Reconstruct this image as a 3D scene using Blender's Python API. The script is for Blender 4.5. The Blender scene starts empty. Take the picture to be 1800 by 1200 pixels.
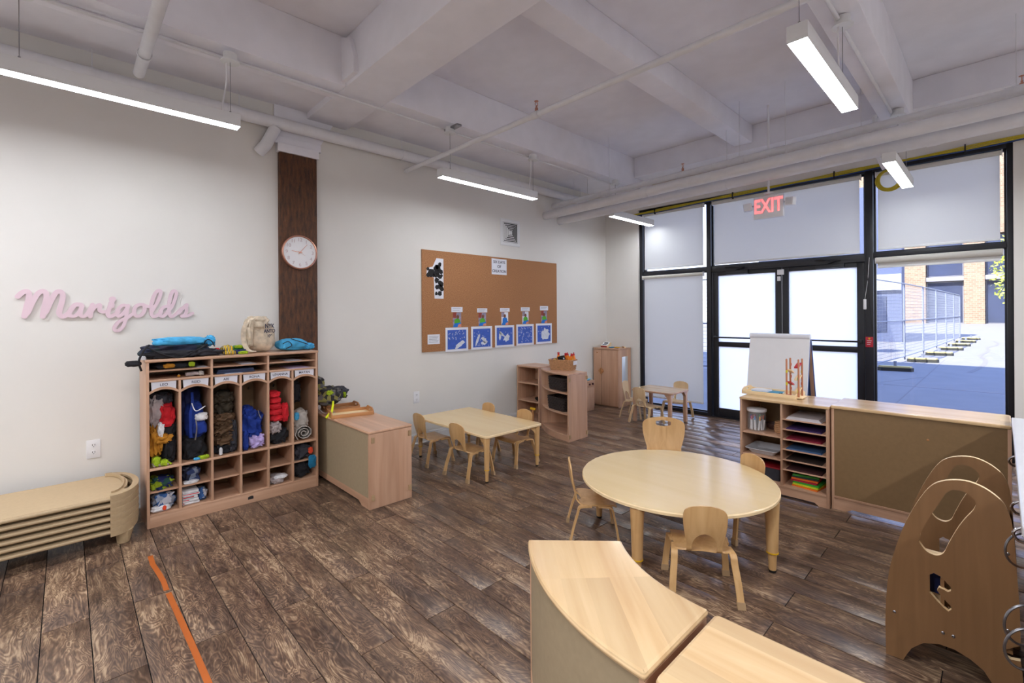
import bpy, bmesh, math, random
from mathutils import Vector, Matrix, noise
from mathutils.geometry import tessellate_polygon
PI = math.pi
random.seed(7)
SC = bpy.context.scene
COL = SC.collection

# ------------------------------------------------------------------ camera, world, sun, exposure
YAW = math.atan(857/820); ROLL = math.radians(0.37)
F_ = Vector((-math.sin(YAW), math.cos(YAW), 0)); R_ = Vector((math.cos(YAW), math.sin(YAW), 0)); U_ = Vector((0, 0, 1))
Rr = R_*math.cos(ROLL) - U_*math.sin(ROLL); Ur = U_*math.cos(ROLL) + R_*math.sin(ROLL)
cam = bpy.data.cameras.new('camera'); cam.sensor_width = 36; cam.lens = 820/1800*36
cam.shift_y = -48/1800; cam.clip_start = .02; cam.clip_end = 300
camo = bpy.data.objects.new('camera', cam); COL.objects.link(camo)
camo.matrix_world = Matrix(((Rr.x, Ur.x, -F_.x, 0), (Rr.y, Ur.y, -F_.y, 0), (Rr.z, Ur.z, -F_.z, 1.52), (0, 0, 0, 1)))
SC.camera = camo

world = bpy.data.worlds.new('world'); SC.world = world; world.use_nodes = True
wn = world.node_tree; bg = wn.nodes['Background']
tc = wn.nodes.new('ShaderNodeTexCoord'); sx = wn.nodes.new('ShaderNodeSeparateXYZ'); cr = wn.nodes.new('ShaderNodeValToRGB')
wn.links.new(tc.outputs['Generated'], sx.inputs[0]); wn.links.new(sx.outputs['Z'], cr.inputs[0]); wn.links.new(cr.outputs[0], bg.inputs[0])
cr.color_ramp.elements[0].position = 0.0; cr.color_ramp.elements[0].color = (.86, .90, 1, 1)
cr.color_ramp.elements[1].position = .7; cr.color_ramp.elements[1].color = (.22, .38, .95, 1)
bg.inputs[1].default_value = 2.7

sun = bpy.data.lights.new('sun', 'SUN'); sun.energy = 13.0; sun.angle = .009; sun.color = (1, .95, .86)
suno = bpy.data.objects.new('sun', sun); COL.objects.link(suno)
suno.rotation_euler = Vector((.30, 1.0, -.98)).to_track_quat('-Z', 'Y').to_euler()

def area(name, loc, rot, sx_, sy_, power, col=(1, 1, 1)):
    l = bpy.data.lights.new(name, 'AREA'); l.shape = 'RECTANGLE'; l.size = sx_; l.size_y = sy_; l.energy = power; l.color = col
    o = bpy.data.objects.new(name, l); COL.objects.link(o); o.location = loc; o.rotation_euler = rot; return o
# added fill lights for presumed lamp rows unseen behind and beside the view
FILL_W = 34
area('unseen_fill_light', (-3.85, -1.7, 2.9), (0, 0, 0), .1, 1.22, FILL_W, (.93, .96, 1))
area('unseen_fill_light', (-.70, .15, 2.9), (0, 0, 0), .1, 1.22, FILL_W, (.93, .96, 1))
area('unseen_fill_light', (-.70, -1.8, 2.9), (0, 0, 0), .1, 1.22, FILL_W, (.93, .96, 1))
area('unseen_fill_light', (2.3, 3.2, 2.9), (0, 0, 0), .1, 1.22, FILL_W, (.93, .96, 1))
area('unseen_fill_light', (2.3, 5.6, 2.9), (0, 0, 0), .1, 1.22, FILL_W*1.5, (.93, .96, 1))  # extra light added to brighten the far window end
area('unseen_fill_light', (2.3, .2, 2.9), (0, 0, 0), .1, 1.22, FILL_W, (.93, .96, 1))
EMIT = 22.0
SC.view_settings.view_transform = 'Standard'; SC.view_settings.look = 'None'
SC.view_settings.exposure = 0.68; SC.view_settings.gamma = 1.0; SC.view_settings.use_curve_mapping = False

# ------------------------------------------------------------------ materials
def lin(c):
    return tuple(((v/255+.055)/1.055)**2.4 if v > 10 else v/255/12.92 for v in c)
MATS = {}
def new_mat(name):
    m = bpy.data.materials.new(name); m.use_nodes = True; MATS[name] = m
    nt = m.node_tree; return m, nt, nt.nodes['Principled BSDF']
def N(nt, t, **kw):
    n = nt.nodes.new(t)
    for k, v in kw.items(): setattr(n, k, v)
    return n
def flat(name, rgb, rough=.6, metal=0, var=.06, scale=12, bump=0, spec=.5, trans=0, coat=0):
    m, nt, b = new_mat(name)
    no = N(nt, 'ShaderNodeTexNoise'); no.inputs['Scale'].default_value = scale; no.inputs['Detail'].default_value = 3
    tc = N(nt, 'ShaderNodeTexCoord'); nt.links.new(tc.outputs['Object'], no.inputs['Vector'])
    r = N(nt, 'ShaderNodeValToRGB'); c = lin(rgb)
    r.color_ramp.elements[0].position = .3; r.color_ramp.elements[1].position = .7
    r.color_ramp.elements[0].color = (*[max(0, x*(1-var)) for x in c], 1); r.color_ramp.elements[1].color = (*[min(1, x*(1+var)) for x in c], 1)
    nt.links.new(no.outputs['Fac'], r.inputs[0]); nt.links.new(r.outputs[0], b.inputs['Base Color'])
    b.inputs['Roughness'].default_value = rough; b.inputs['Metallic'].default_value = metal
    b.inputs['Specular IOR Level'].default_value = spec; b.inputs['Coat Weight'].default_value = coat
    b.inputs['Transmission Weight'].default_value = trans
    if bump:
        bp = N(nt, 'ShaderNodeBump'); bp.inputs['Strength'].default_value = bump; bp.inputs['Distance'].default_value = .005
        nt.links.new(no.outputs['Fac'], bp.inputs['Height']); nt.links.new(bp.outputs[0], b.inputs['Normal'])
    return m
def wood(name, dark, light, axis='X', rough=.35, stripe=.09, sv=.10, gs=1.0, coat=.0, rnd=True):
    """grain runs along axis; staves of width stripe get slightly different tones"""
    m, nt, b = new_mat(name); L = nt.links.new
    tc = N(nt, 'ShaderNodeTexCoord'); oi = N(nt, 'ShaderNodeObjectInfo')
    add = N(nt, 'ShaderNodeVectorMath', operation='ADD'); L(tc.outputs['Object'], add.inputs[0])
    mul = N(nt, 'ShaderNodeVectorMath', operation='SCALE'); mul.inputs['Scale'].default_value = 7 if rnd else 0
    cb = N(nt, 'ShaderNodeCombineXYZ'); L(oi.outputs['Random'], cb.inputs[0]); L(oi.outputs['Random'], cb.inputs[1]); L(oi.outputs['Random'], cb.inputs[2])
    L(cb.outputs[0], mul.inputs[0]); L(mul.outputs[0], add.inputs[1])
    mp = N(nt, 'ShaderNodeMapping'); s = [22*gs]*3; s['XYZ'.index(axis)] = 1.6*gs; mp.inputs['Scale'].default_value = s
    L(add.outputs[0], mp.inputs['Vector'])
    n1 = N(nt, 'ShaderNodeTexNoise'); n1.inputs['Scale'].default_value = 1; n1.inputs['Detail'].default_value = 5; n1.inputs['Distortion'].default_value = .7
    L(mp.outputs[0], n1.inputs['Vector'])
    # staves
    mp2 = N(nt, 'ShaderNodeMapping'); s2 = [1/stripe]*3; s2['XYZ'.index(axis)] = .01
    mp2.inputs['Scale'].default_value = s2; L(tc.outputs['Object'], mp2.inputs['Vector'])
    fl = N(nt, 'ShaderNodeVectorMath', operation='FLOOR'); L(mp2.outputs[0], fl.inputs[0])
    wn_ = N(nt, 'ShaderNodeTexWhiteNoise'); L(fl.outputs[0], wn_.inputs['Vector'])
    r = N(nt, 'ShaderNodeValToRGB'); r.color_ramp.elements[0].position = .3; r.color_ramp.elements[1].position = .72
    r.color_ramp.elements[0].color = (*lin(dark), 1); r.color_ramp.elements[1].color = (*lin(light), 1)
    L(n1.outputs['Fac'], r.inputs[0])
    hs = N(nt, 'ShaderNodeHueSaturation'); mr = N(nt, 'ShaderNodeMapRange'); mr.inputs['To Min'].default_value = 1-sv; mr.inputs['To Max'].default_value = 1+sv
    L(wn_.outputs['Value'], mr.inputs[0]); L(mr.outputs[0], hs.inputs['Value']); L(r.outputs[0], hs.inputs['Color'])
    L(hs.outputs[0], b.inputs['Base Color'])
    b.inputs['Roughness'].default_value = rough; b.inputs['Coat Weight'].default_value = coat; b.inputs['Coat Roughness'].default_value = .12
    return m
for ax in 'XYZ':
    wood('maple_'+ax, (186, 144, 116), (208, 168, 140), ax, .34, .07, .07, .7)
wood('maple_top', (200, 164, 120), (222, 192, 150), 'X', .25, .085, .10, .55, coat=.3)
wood('maple_top_Y', (196, 160, 124), (222, 190, 154), 'Y', .3, .11, .07, coat=.3)
wood('laminate', (222, 192, 140), (228, 200, 150), 'X', .22, 9, .0, .35, coat=.3)
wood('chair_ply', (196, 152, 100), (218, 178, 126), 'Z', .36, 9, 0)
wood('chair_pale', (214, 182, 138), (228, 200, 160), 'Z', .4, 9, 0)
wood('ply_face', (124, 90, 58), (136, 100, 66), 'Z', .45, 9, 0)
flat('ply_edge_lit', (244, 216, 170), .5)  # ply edge tone, brightened to paint in the light that edges catch
flat('panel_tan', (136, 108, 74), .42, var=.05, scale=40)
flat('panel_pale', (160, 143, 116), .5, var=.04, scale=40)
wood('tray_wood', (168, 112, 66), (196, 140, 90), 'X', .4, 9, 0)
flat('wall_paint', (226, 223, 219), .75, var=.012, scale=3, bump=.02)
flat('ceiling_paint', (236, 235, 243), .75, var=.03, scale=5, bump=.15)
flat('pipe_paint', (224, 224, 229), .5, var=.03)
flat('trim_white', (225, 226, 228), .5, var=.01)
flat('frame_dark', (26, 27, 34), .4, var=.1)
flat('white_plastic', (232, 232, 236), .4, var=.01)
flat('paper', (228, 230, 240), .8, var=.015)
flat('chrome', (210, 210, 215), .15, metal=1, var=.01)
flat('steel', (150, 150, 155), .35, metal=1, var=.02)
flat('cot_plastic', (184, 160, 126), .5, var=.05, scale=60, bump=.1)
flat('cot_fabric', (190, 166, 132), .65, var=.03, scale=50)
flat('rubber_tan', (176, 146, 110), .7)
flat('rubber_black', (22, 22, 22), .7)
flat('yellow_band', (226, 176, 30), .5)
flat('marble', (224, 226, 232), .2, var=.04, scale=3)
flat('grey_gap', (90, 88, 86), .8)
flat('tape_orange', (180, 92, 28), .6, var=.04)
flat('pink_sign', (226, 200, 211), .55, var=.01)
flat('rose_gold', (206, 150, 130), .3, metal=.8)
flat('ink', (60, 60, 82), .7)
flat('black_ink', (30, 28, 30), .8)
flat('dark_cavity', (20, 20, 22), .8)
def C(name, rgb, rough=.85, bump=.8, var=.22, scale=22): return flat(name, rgb, rough, var=var, scale=scale, bump=bump)
def emit(name, rgb, s):
    m, nt, b = new_mat(name); b.inputs['Base Color'].default_value = (1, 1, 1, 1)
    b.inputs['Emission Color'].default_value = (*rgb, 1); b.inputs['Emission Strength'].default_value = s; return m
emit('lamp_glow', (.92, .96, 1), EMIT)
emit('exit_red', (.85, .015, .03), 1.0)

# glass, blind fabric, frosted film
def glass(name, tint, alpha=.15):
    m, nt, b = new_mat(name); nt.nodes.remove(b)
    tr = N(nt, 'ShaderNodeBsdfTransparent'); tr.inputs[0].default_value = (*tint, 1)
    gl = N(nt, 'ShaderNodeBsdfGlossy'); gl.inputs['Roughness'].default_value = .0
    fr = N(nt, 'ShaderNodeFresnel'); fr.inputs['IOR'].default_value = 1.45
    mx = N(nt, 'ShaderNodeMixShader'); nt.links.new(fr.outputs[0], mx.inputs[0])
    nt.links.new(tr.outputs[0], mx.inputs[1]); nt.links.new(gl.outputs[0], mx.inputs[2])
    nt.links.new(mx.outputs[0], nt.nodes['Material Output'].inputs[0]); return m
glass('glass', (.93, .96, 1.0))
def fabric_trans(name, rgb, t, trgb=None, tex=0):
    m, nt, b = new_mat(name); nt.nodes.remove(b); c = lin(rgb)
    d = N(nt, 'ShaderNodeBsdfDiffuse'); d.inputs[0].default_value = (*c, 1)
    tr = N(nt, 'ShaderNodeBsdfTranslucent'); tr.inputs[0].default_value = (*(trgb or c), 1)
    mx = N(nt, 'ShaderNodeMixShader'); mx.inputs[0].default_value = t
    nt.links.new(d.outputs[0], mx.inputs[1]); nt.links.new(tr.outputs[0], mx.inputs[2])
    nt.links.new(mx.outputs[0], nt.nodes['Material Output'].inputs[0]); return m
fabric_trans('blind_fabric', (226, 225, 222), .40, (.86, .80, .70))
fabric_trans('frosted_film', (245, 245, 245), .93, (1, .985, .96))

# dark timber of the column
def timber():
    m, nt, b = new_mat('old_timber'); L = nt.links.new
    tc = N(nt, 'ShaderNodeTexCoord'); mp = N(nt, 'ShaderNodeMapping'); mp.inputs['Scale'].default_value = (42, 42, 9); L(tc.outputs['Object'], mp.inputs[0])
    n = N(nt, 'ShaderNodeTexNoise'); n.inputs['Scale'].default_value = 1; n.inputs['Detail'].default_value = 6; n.inputs['Roughness'].default_value = .7; L(mp.outputs[0], n.inputs['Vector'])
    r = N(nt, 'ShaderNodeValToRGB'); e = r.color_ramp.elements
    e[0].position = .3; e[0].color = (*lin((30, 17, 10)), 1); e[1].position = .66; e[1].color = (*lin((104, 62, 32)), 1)
    q = e.new(.80); q.color = (*lin((170, 140, 110)), 1); L(n.outputs['Fac'], r.inputs[0]); L(r.outputs[0], b.inputs['Base Color'])
    bp = N(nt, 'ShaderNodeBump'); bp.inputs['Strength'].default_value = .5; bp.inputs['Distance'].default_value = .01; L(n.outputs['Fac'], bp.inputs['Height']); L(bp.outputs[0], b.inputs['Normal'])
    b.inputs['Roughness'].default_value = .6
timber()
def floorwood():
    m, nt, b = new_mat('floor_wood'); L = nt.links.new
    tc = N(nt, 'ShaderNodeTexCoord'); oi = N(nt, 'ShaderNodeObjectInfo')
    cb = N(nt, 'ShaderNodeCombineXYZ'); [L(oi.outputs['Random'], cb.inputs[i]) for i in range(3)]
    ml = N(nt, 'ShaderNodeVectorMath', operation='SCALE'); ml.inputs['Scale'].default_value = 23; L(cb.outputs[0], ml.inputs[0])
    ad = N(nt, 'ShaderNodeVectorMath', operation='ADD'); L(tc.outputs['Object'], ad.inputs[0]); L(ml.outputs[0], ad.inputs[1])
    # swirling grain: a stretched field warped by a larger one
    mp = N(nt, 'ShaderNodeMapping'); mp.inputs['Scale'].default_value = (3.2, 11, 1); L(ad.outputs[0], mp.inputs[0])
    w = N(nt, 'ShaderNodeTexNoise'); w.inputs['Scale'].default_value = 1.0; w.inputs['Detail'].default_value = 2.5; w.inputs['Distortion'].default_value = .8; L(mp.outputs[0], w.inputs['Vector'])
    mm = N(nt, 'ShaderNodeMath', operation='MULTIPLY'); mm.inputs[1].default_value = 19; L(w.outputs['Fac'], mm.inputs[0])
    si = N(nt, 'ShaderNodeMath', operation='SINE')
    m6 = N(nt, 'ShaderNodeMath', operation='MULTIPLY'); m6.inputs[1].default_value = 6.28; L(mm.outputs[0], m6.inputs[0]); L(m6.outputs[0], si.inputs[0])
    mp2 = N(nt, 'ShaderNodeMapping'); mp2.inputs['Scale'].default_value = (9, 46, 1); L(ad.outputs[0], mp2.inputs[0])
    n2 = N(nt, 'ShaderNodeTexNoise'); n2.inputs['Scale'].default_value = 1; n2.inputs['Detail'].default_value = 6; n2.inputs['Roughness'].default_value = .65; L(mp2.outputs[0], n2.inputs['Vector'])
    mp3 = N(nt, 'ShaderNodeMapping'); mp3.inputs['Scale'].default_value = (2.2, 6, 1); L(ad.outputs[0], mp3.inputs[0])
    n3 = N(nt, 'ShaderNodeTexNoise'); n3.inputs['Scale'].default_value = 1; n3.inputs['Detail'].default_value = 2; L(mp3.outputs[0], n3.inputs['Vector'])
    a1 = N(nt, 'ShaderNodeMath', operation='MULTIPLY_ADD'); a1.inputs[1].default_value = .10; L(si.outputs[0], a1.inputs[0]); L(n2.outputs['Fac'], a1.inputs[2])
    a2 = N(nt, 'ShaderNodeMath', operation='MULTIPLY_ADD'); a2.inputs[1].default_value = .7; a2.inputs[2].default_value = -.35; L(n3.outputs['Fac'], a2.inputs[0])
    a3 = N(nt, 'ShaderNodeMath', operation='ADD'); L(a1.outputs[0], a3.inputs[0]); L(a2.outputs[0], a3.inputs[1])
    r = N(nt, 'ShaderNodeValToRGB'); e = r.color_ramp.elements
    e[0].position = .22; e[0].color = (*lin((66, 50, 42)), 1); e[1].position = .80; e[1].color = (*lin((176, 150, 122)), 1)
    q = e.new(.46); q.color = (*lin((98, 77, 64)), 1); q = e.new(.60); q.color = (*lin((126, 100, 80)), 1)
    L(a3.outputs[0], r.inputs[0])
    hs = N(nt, 'ShaderNodeHueSaturation'); mr = N(nt, 'ShaderNodeMapRange'); mr.inputs['To Min'].default_value = .9; mr.inputs['To Max'].default_value = 1.12
    L(oi.outputs['Random'], mr.inputs[0]); L(mr.outputs[0], hs.inputs['Value']); L(r.outputs[0], hs.inputs['Color'])
    L(hs.outputs[0], b.inputs['Base Color']); b.inputs['Roughness'].default_value = .28; b.inputs['Specular IOR Level'].default_value = .5
    bp = N(nt, 'ShaderNodeBump'); bp.inputs['Strength'].default_value = .12; bp.inputs['Distance'].default_value = .002; L(a3.outputs[0], bp.inputs['Height']); L(bp.outputs[0], b.inputs['Normal'])
floorwood()
def cork():
    m, nt, b = new_mat('cork'); L = nt.links.new
    tc = N(nt, 'ShaderNodeTexCoord'); v = N(nt, 'ShaderNodeTexNoise'); v.inputs['Scale'].default_value = 140; v.inputs['Detail'].default_value = 4; L(tc.outputs['Object'], v.inputs['Vector'])
    r = N(nt, 'ShaderNodeValToRGB'); r.color_ramp.elements[0].position = .35; r.color_ramp.elements[1].position = .65
    r.color_ramp.elements[0].color = (*lin((134, 88, 56)), 1); r.color_ramp.elements[1].color = (*lin((196, 142, 98)), 1)
    L(v.outputs['Fac'], r.inputs[0]); L(r.outputs[0], b.inputs['Base Color']); b.inputs['Roughness'].default_value = .9
cork()
def checker(name, c1, c2, c3, s):
    m, nt, b = new_mat(name); L = nt.links.new
    tc = N(nt, 'ShaderNodeTexCoord'); v = N(nt, 'ShaderNodeTexVoronoi'); v.inputs['Scale'].default_value = s; L(tc.outputs['Object'], v.inputs['Vector'])
    r = N(nt, 'ShaderNodeValToRGB'); r.color_ramp.interpolation = 'CONSTANT'; e = r.color_ramp.elements
    e[0].color = (*lin(c1), 1); e[1].position = .45; e[1].color = (*lin(c2), 1); q = e.new(.75); q.color = (*lin(c3), 1)
    sp = N(nt, 'ShaderNodeSeparateColor'); L(v.outputs['Color'], sp.inputs[0]); L(sp.outputs[0], r.inputs[0]); L(r.outputs[0], b.inputs['Base Color']); b.inputs['Roughness'].default_value = .8
def stripes(name, cols, s, axis='Z', dist=0):
    m, nt, b = new_mat(name); L = nt.links.new
    tc = N(nt, 'ShaderNodeTexCoord'); w = N(nt, 'ShaderNodeTexWave', bands_direction=axis); w.wave_profile = 'SAW'
    w.inputs['Scale'].default_value = s; w.inputs['Distortion'].default_value = dist; L(tc.outputs['Object'], w.inputs['Vector'])
    r = N(nt, 'ShaderNodeValToRGB'); r.color_ramp.interpolation = 'CONSTANT'; e = r.color_ramp.elements
    for i, c in enumerate(cols):
        q = e[0] if i == 0 else e.new(i/len(cols)); q.color = (*lin(c), 1)
    e.remove(e[len(e)-1]) if len(e) > len(cols) else None
    L(w.outputs['Fac'], r.inputs[0]); L(r.outputs[0], b.inputs['Base Color']); b.inputs['Roughness'].default_value = .8
def brickmat(name, c1, c2, mortar, s):
    m, nt, b = new_mat(name); L = nt.links.new
    tc = N(nt, 'ShaderNodeTexCoord'); mp = N(nt, 'ShaderNodeMapping'); mp.inputs['Rotation'].default_value = (-PI/2, 0, 0); L(tc.outputs['Object'], mp.inputs[0])
    br = N(nt, 'ShaderNodeTexBrick'); br.inputs['Scale'].default_value = s; br.inputs['Color1'].default_value = (*lin(c1), 1); br.inputs['Color2'].default_value = (*lin(c2), 1); br.inputs['Mortar'].default_value = (*lin(mortar), 1)
    L(mp.outputs[0], br.inputs['Vector']); L(br.outputs[0], b.inputs['Base Color']); b.inputs['Roughness'].default_value = .9

# ------------------------------------------------------------------ mesh helpers
class MB:
    def __init__(s): s.v = []; s.f = []; s.mi = []; s.m = 0
    def add(s, vs, fs):
        o = len(s.v); s.v += [tuple(p) for p in vs]; s.f += [tuple(i+o for i in f) for f in fs]; s.mi += [s.m]*len(fs); return s
    def box(s, x0, x1, y0, y1, z0, z1, b=0):
        if b <= 0:
            return s.add([(x0, y0, z0), (x1, y0, z0), (x1, y1, z0), (x0, y1, z0), (x0, y0, z1), (x1, y0, z1), (x1, y1, z1), (x0, y1, z1)],
                         [(0, 3, 2, 1), (4, 5, 6, 7), (0, 1, 5, 4), (1, 2, 6, 5), (2, 3, 7, 6), (3, 0, 4, 7)])
        bm = bmesh.new(); bmesh.ops.create_cube(bm, size=1)
        for v in bm.verts: v.co = Vector(((x0+x1)/2+v.co.x*(x1-x0), (y0+y1)/2+v.co.y*(y1-y0), (z0+z1)/2+v.co.z*(z1-z0)))
        bmesh.ops.bevel(bm, geom=bm.edges[:], offset=min(b, .49*min(x1-x0, y1-y0, z1-z0)), segments=2, profile=.6, affect='EDGES')
        return s.frombm(bm)
    def frombm(s, bm):
        bm.verts.index_update(); s.add([v.co[:] for v in bm.verts], [[v.index for v in f.verts] for f in bm.faces]); bm.free(); return s
    def prism(s, outer, z0, z1, holes=(), fn=None):
        """polygon (x,y) with holes extruded z0..z1; fn maps (x,y,z)->point"""
        fn = fn or (lambda x, y, z: (x, y, z))
        loops = [list(outer)]+[list(h) for h in holes]
        flat_ = [p for l in loops for p in l]; n = len(flat_)
        tri = tessellate_polygon([[Vector((p[0], p[1], 0)) for p in l] for l in loops])
        vs = [fn(p[0], p[1], z0) for p in flat_]+[fn(p[0], p[1], z1) for p in flat_]
        fs = []
        for t in tri:
            a, b, c = (flat_[i] for i in t)
            ar = (b[0]-a[0])*(c[1]-a[1])-(c[0]-a[0])*(b[1]-a[1])
            t = t if ar > 0 else t[::-1]
            fs.append(tuple(i+n for i in t)); fs.append(tuple(t[::-1]))
        o = 0
        for k, l in enumerate(loops):
            m = len(l); ar = sum(l[i][0]*l[(i+1) % m][1]-l[(i+1) % m][0]*l[i][1] for i in range(m))
            ccw = (ar > 0) == (k == 0)
            for i in range(m):
                j = (i+1) % m; q = (o+i, o+j, o+j+n, o+i+n); fs.append(q if ccw else q[::-1])
            o += m
        return s.add(vs, fs)
    def tube(s, pts, r, seg=10, caps=True):
        pts = [Vector(p) for p in pts]; rs = r if isinstance(r, (list, tuple)) else [r]*len(pts)
        rings = []; up = None
        for i, p in enumerate(pts):
            t = (pts[min(i+1, len(pts)-1)]-pts[max(i-1, 0)]).normalized()
            if up is None: up = t.orthogonal().normalized()
            up = (up-t*up.dot(t)).normalized(); sd = t.cross(up)
            rings.append([p+(up*math.cos(a)+sd*math.sin(a))*rs[i] for a in [2*PI*k/seg for k in range(seg)]])
        vs = [v for ring in rings for v in ring]; fs = []
        for i in range(len(pts)-1):
            for k in range(seg):
                k2 = (k+1) % seg; fs.append((i*seg+k, i*seg+k2, (i+1)*seg+k2, (i+1)*seg+k))
        if caps: fs.append(tuple(range(seg))[::-1]); fs.append(tuple((len(pts)-1)*seg+k for k in range(seg)))
        return s.add(vs, fs)
    def lathe(s, prof, c=(0, 0, 0), seg=24, ax='Z', ring=False):
        prof = list(prof)+[prof[0]] if ring else prof
        vs = []; fs = []; n = len(prof)
        for k in range(seg):
            a = 2*PI*k/seg
            for r, z in prof:
                p = (r*math.cos(a), r*math.sin(a), z)
                if ax == 'X': p = (z, r*math.cos(a), r*math.sin(a))
                if ax == 'Y': p = (r*math.sin(a), z, r*math.cos(a))
                vs.append((p[0]+c[0], p[1]+c[1], p[2]+c[2]))
        for k in range(seg):
            k2 = (k+1) % seg
            for i in range(n-1): fs.append((k*n+i, k2*n+i, k2*n+i+1, k*n+i+1))
        if prof[0][0] > 0 and not ring: fs.append(tuple(k*n for k in range(seg))[::-1])
        if prof[-1][0] > 0 and not ring: fs.append(tuple(k*n+n-1 for k in range(seg)))
        return s.add(vs, fs)
    def sweep(s, pts, w, t, side):
        """flat strip: rectangle w (along side vector) x t swept along pts"""
        pts = [Vector(p) for p in pts]; side = Vector(side).normalized(); vs = []; fs = []
        for i, p in enumerate(pts):
            d = (pts[min(i+1, len(pts)-1)]-pts[max(i-1, 0)]).normalized(); nn = d.cross(side).normalized()
            ww = w[i] if isinstance(w, (list, tuple)) else w
            for a, b in ((-1, -1), (1, -1), (1, 1), (-1, 1)): vs.append(p+side*a*ww/2+nn*b*t/2)
        for i in range(len(pts)-1):
            for k in range(4): k2 = (k+1) % 4; fs.append((i*4+k, i*4+k2, i*4+4+k2, i*4+4+k))
        fs.append((3, 2, 1, 0)); n = len(pts)*4; fs.append((n-4, n-3, n-2, n-1)); return s.add(vs, fs)
    def blob(s, c, size, seed=0, amp=.25, freq=2.5, sub=3, floor=None, clip=None):
        bm = bmesh.new(); bmesh.ops.create_icosphere(bm, subdivisions=sub, radius=1)
        for v in bm.verts:
            n = v.co.copy(); d = noise.noise(n*freq+Vector((seed*3.1, seed, 0)))*amp + (.5-abs(noise.noise(n*freq*1.7+Vector((seed, 0, 5))))*2)*amp*.45 - (1-abs(noise.noise(Vector((n.x*freq*1.3, n.y*freq*1.3, n.z*freq*3.2))+Vector((0, seed*2, 9)))))**4*amp*.35+amp*.25
            # superellipsoid, so cloth fills its space
            q = Vector([math.copysign(abs(a)**.7, a) for a in n]); p = q*(1+d-amp*.3)
            p = Vector((c[0]+p.x*size[0], c[1]+p.y*size[1], c[2]+p.z*size[2]))
            if floor is not None: p.z = max(p.z, floor)
            if clip:
                for k in range(3):
                    if clip[2*k] is not None: p[k] = max(p[k], clip[2*k])
                    if clip[2*k+1] is not None: p[k] = min(p[k], clip[2*k+1])
            v.co = p
        return s.frombm(bm)
    def mesh(s, name, mats, smooth=35):
        me = bpy.data.meshes.new(name); me.from_pydata(s.v, [], s.f)
        mats = mats if isinstance(mats, (list, tuple)) else [mats]
        for m in mats: me.materials.append(MATS[m] if isinstance(m, str) else m)
        me.polygons.foreach_set('material_index', s.mi)
        bm = bmesh.new(); bm.from_mesh(me); bmesh.ops.recalc_face_normals(bm, faces=bm.faces); bm.to_mesh(me); bm.free()
        if smooth:
            me.shade_smooth(); me.set_sharp_from_angle(angle=math.radians(smooth))
        me.update(); return me
def link(o, parent=None):
    COL.objects.link(o)
    if parent is not None: o.parent = parent
    return o
def obj(name, mb, mat, parent=None, loc=(0, 0, 0), rotz=0, smooth=35, label=None, mw=None):
    o = bpy.data.objects.new(name, mb.mesh(name, mat, smooth)); link(o, parent)
    o.location = loc; o.rotation_euler = (0, 0, rotz)
    if mw is not None: o.matrix_local = mw
    if label: o['label'] = label
    return o
def tag(o, label, cat, group=None, kind=None):
    o['label'] = label; o['category'] = cat
    if group: o['group'] = group
    if kind: o['kind'] = kind
    return o
def thing(name, label, cat, loc=(0, 0, 0), rotz=0, group=None):
    o = bpy.data.objects.new(name, None); o.empty_display_size = .1; link(o); o.location = loc; o.rotation_euler = (0, 0, rotz)
    return tag(o, label, cat, group)
def struct(name, mb, mat, parent=None, smooth=35, label=None):
    o = obj(name, mb, mat, parent, smooth=smooth)
    if parent is None: o['kind'] = 'structure'
    if label: o['label'] = label
    return o
def structe(name, label=None):
    o = bpy.data.objects.new(name, None); o.empty_display_size = .1; link(o); o['kind'] = 'structure'
    if label: o['label'] = label
    return o
def dup(o, parent=None, loc=None, rotz=None, label=None, group=None):
    c = o.copy(); COL.objects.link(c)
    if parent is not None: c.parent = parent
    if loc is not None: c.location = loc
    if rotz is not None: c.rotation_euler = (0, 0, rotz)
    if label: c['label'] = label
    if group: c['group'] = group
    for ch in [x for x in KIDS.get(o.name, [])]: dup(ch, c)
    return c
class _K(dict):
    def get(self, k, d=None): return list(bpy.data.objects[k].children)
KIDS = _K()
def catmull(pts, n=6):
    P = [Vector((*p, 0)) if len(p) == 2 else Vector(p) for p in pts]; out = []
    for i in range(len(P)-1):
        a, b, c, d = P[max(i-1, 0)], P[i], P[i+1], P[min(i+2, len(P)-1)]
        for k in range(n):
            t = k/n; out.append(.5*((2*b)+(c-a)*t+(2*a-5*b+4*c-d)*t*t+(3*b-a-3*c+d)*t**3))
    out.append(P[-1]); return out
def rrect(x0, x1, y0, y1, r, n=5):
    o = []
    for cx, cy, a in ((x1-r, y1-r, 0), (x0+r, y1-r, 90), (x0+r, y0+r, 180), (x1-r, y0+r, 270)):
        for k in range(n+1):
            t = math.radians(a+90*k/n); o.append((cx+r*math.cos(t), cy+r*math.sin(t)))
    return o
def rslab(mb, x0, x1, y0, y1, z0, z1, r=.03, b=.006):
    """slab with rounded plan corners and eased edges"""
    o = rrect(x0, x1, y0, y1, r); i_ = rrect(x0+b, x1-b, y0+b, y1-b, max(r-b, .001))
    n = len(o); vs = [(*p, z0) for p in i_]+[(*p, z0+b) for p in o]+[(*p, z1-b) for p in o]+[(*p, z1) for p in i_]; fs = []
    for l in range(3):
        for k in range(n): k2 = (k+1) % n; fs.append((l*n+k, l*n+k2, (l+1)*n+k2, (l+1)*n+k))
    fs.append(tuple(range(n))[::-1]); fs.append(tuple(3*n+k for k in range(n))); mb.add(vs, fs); return mb
WALL_L = Matrix(((0, 0, 1, 0), (1, 0, 0, 0), (0, 1, 0, 0), (0, 0, 0, 1)))      # text frame on the left wall: right = +y, up = +z, out = +x
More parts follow.
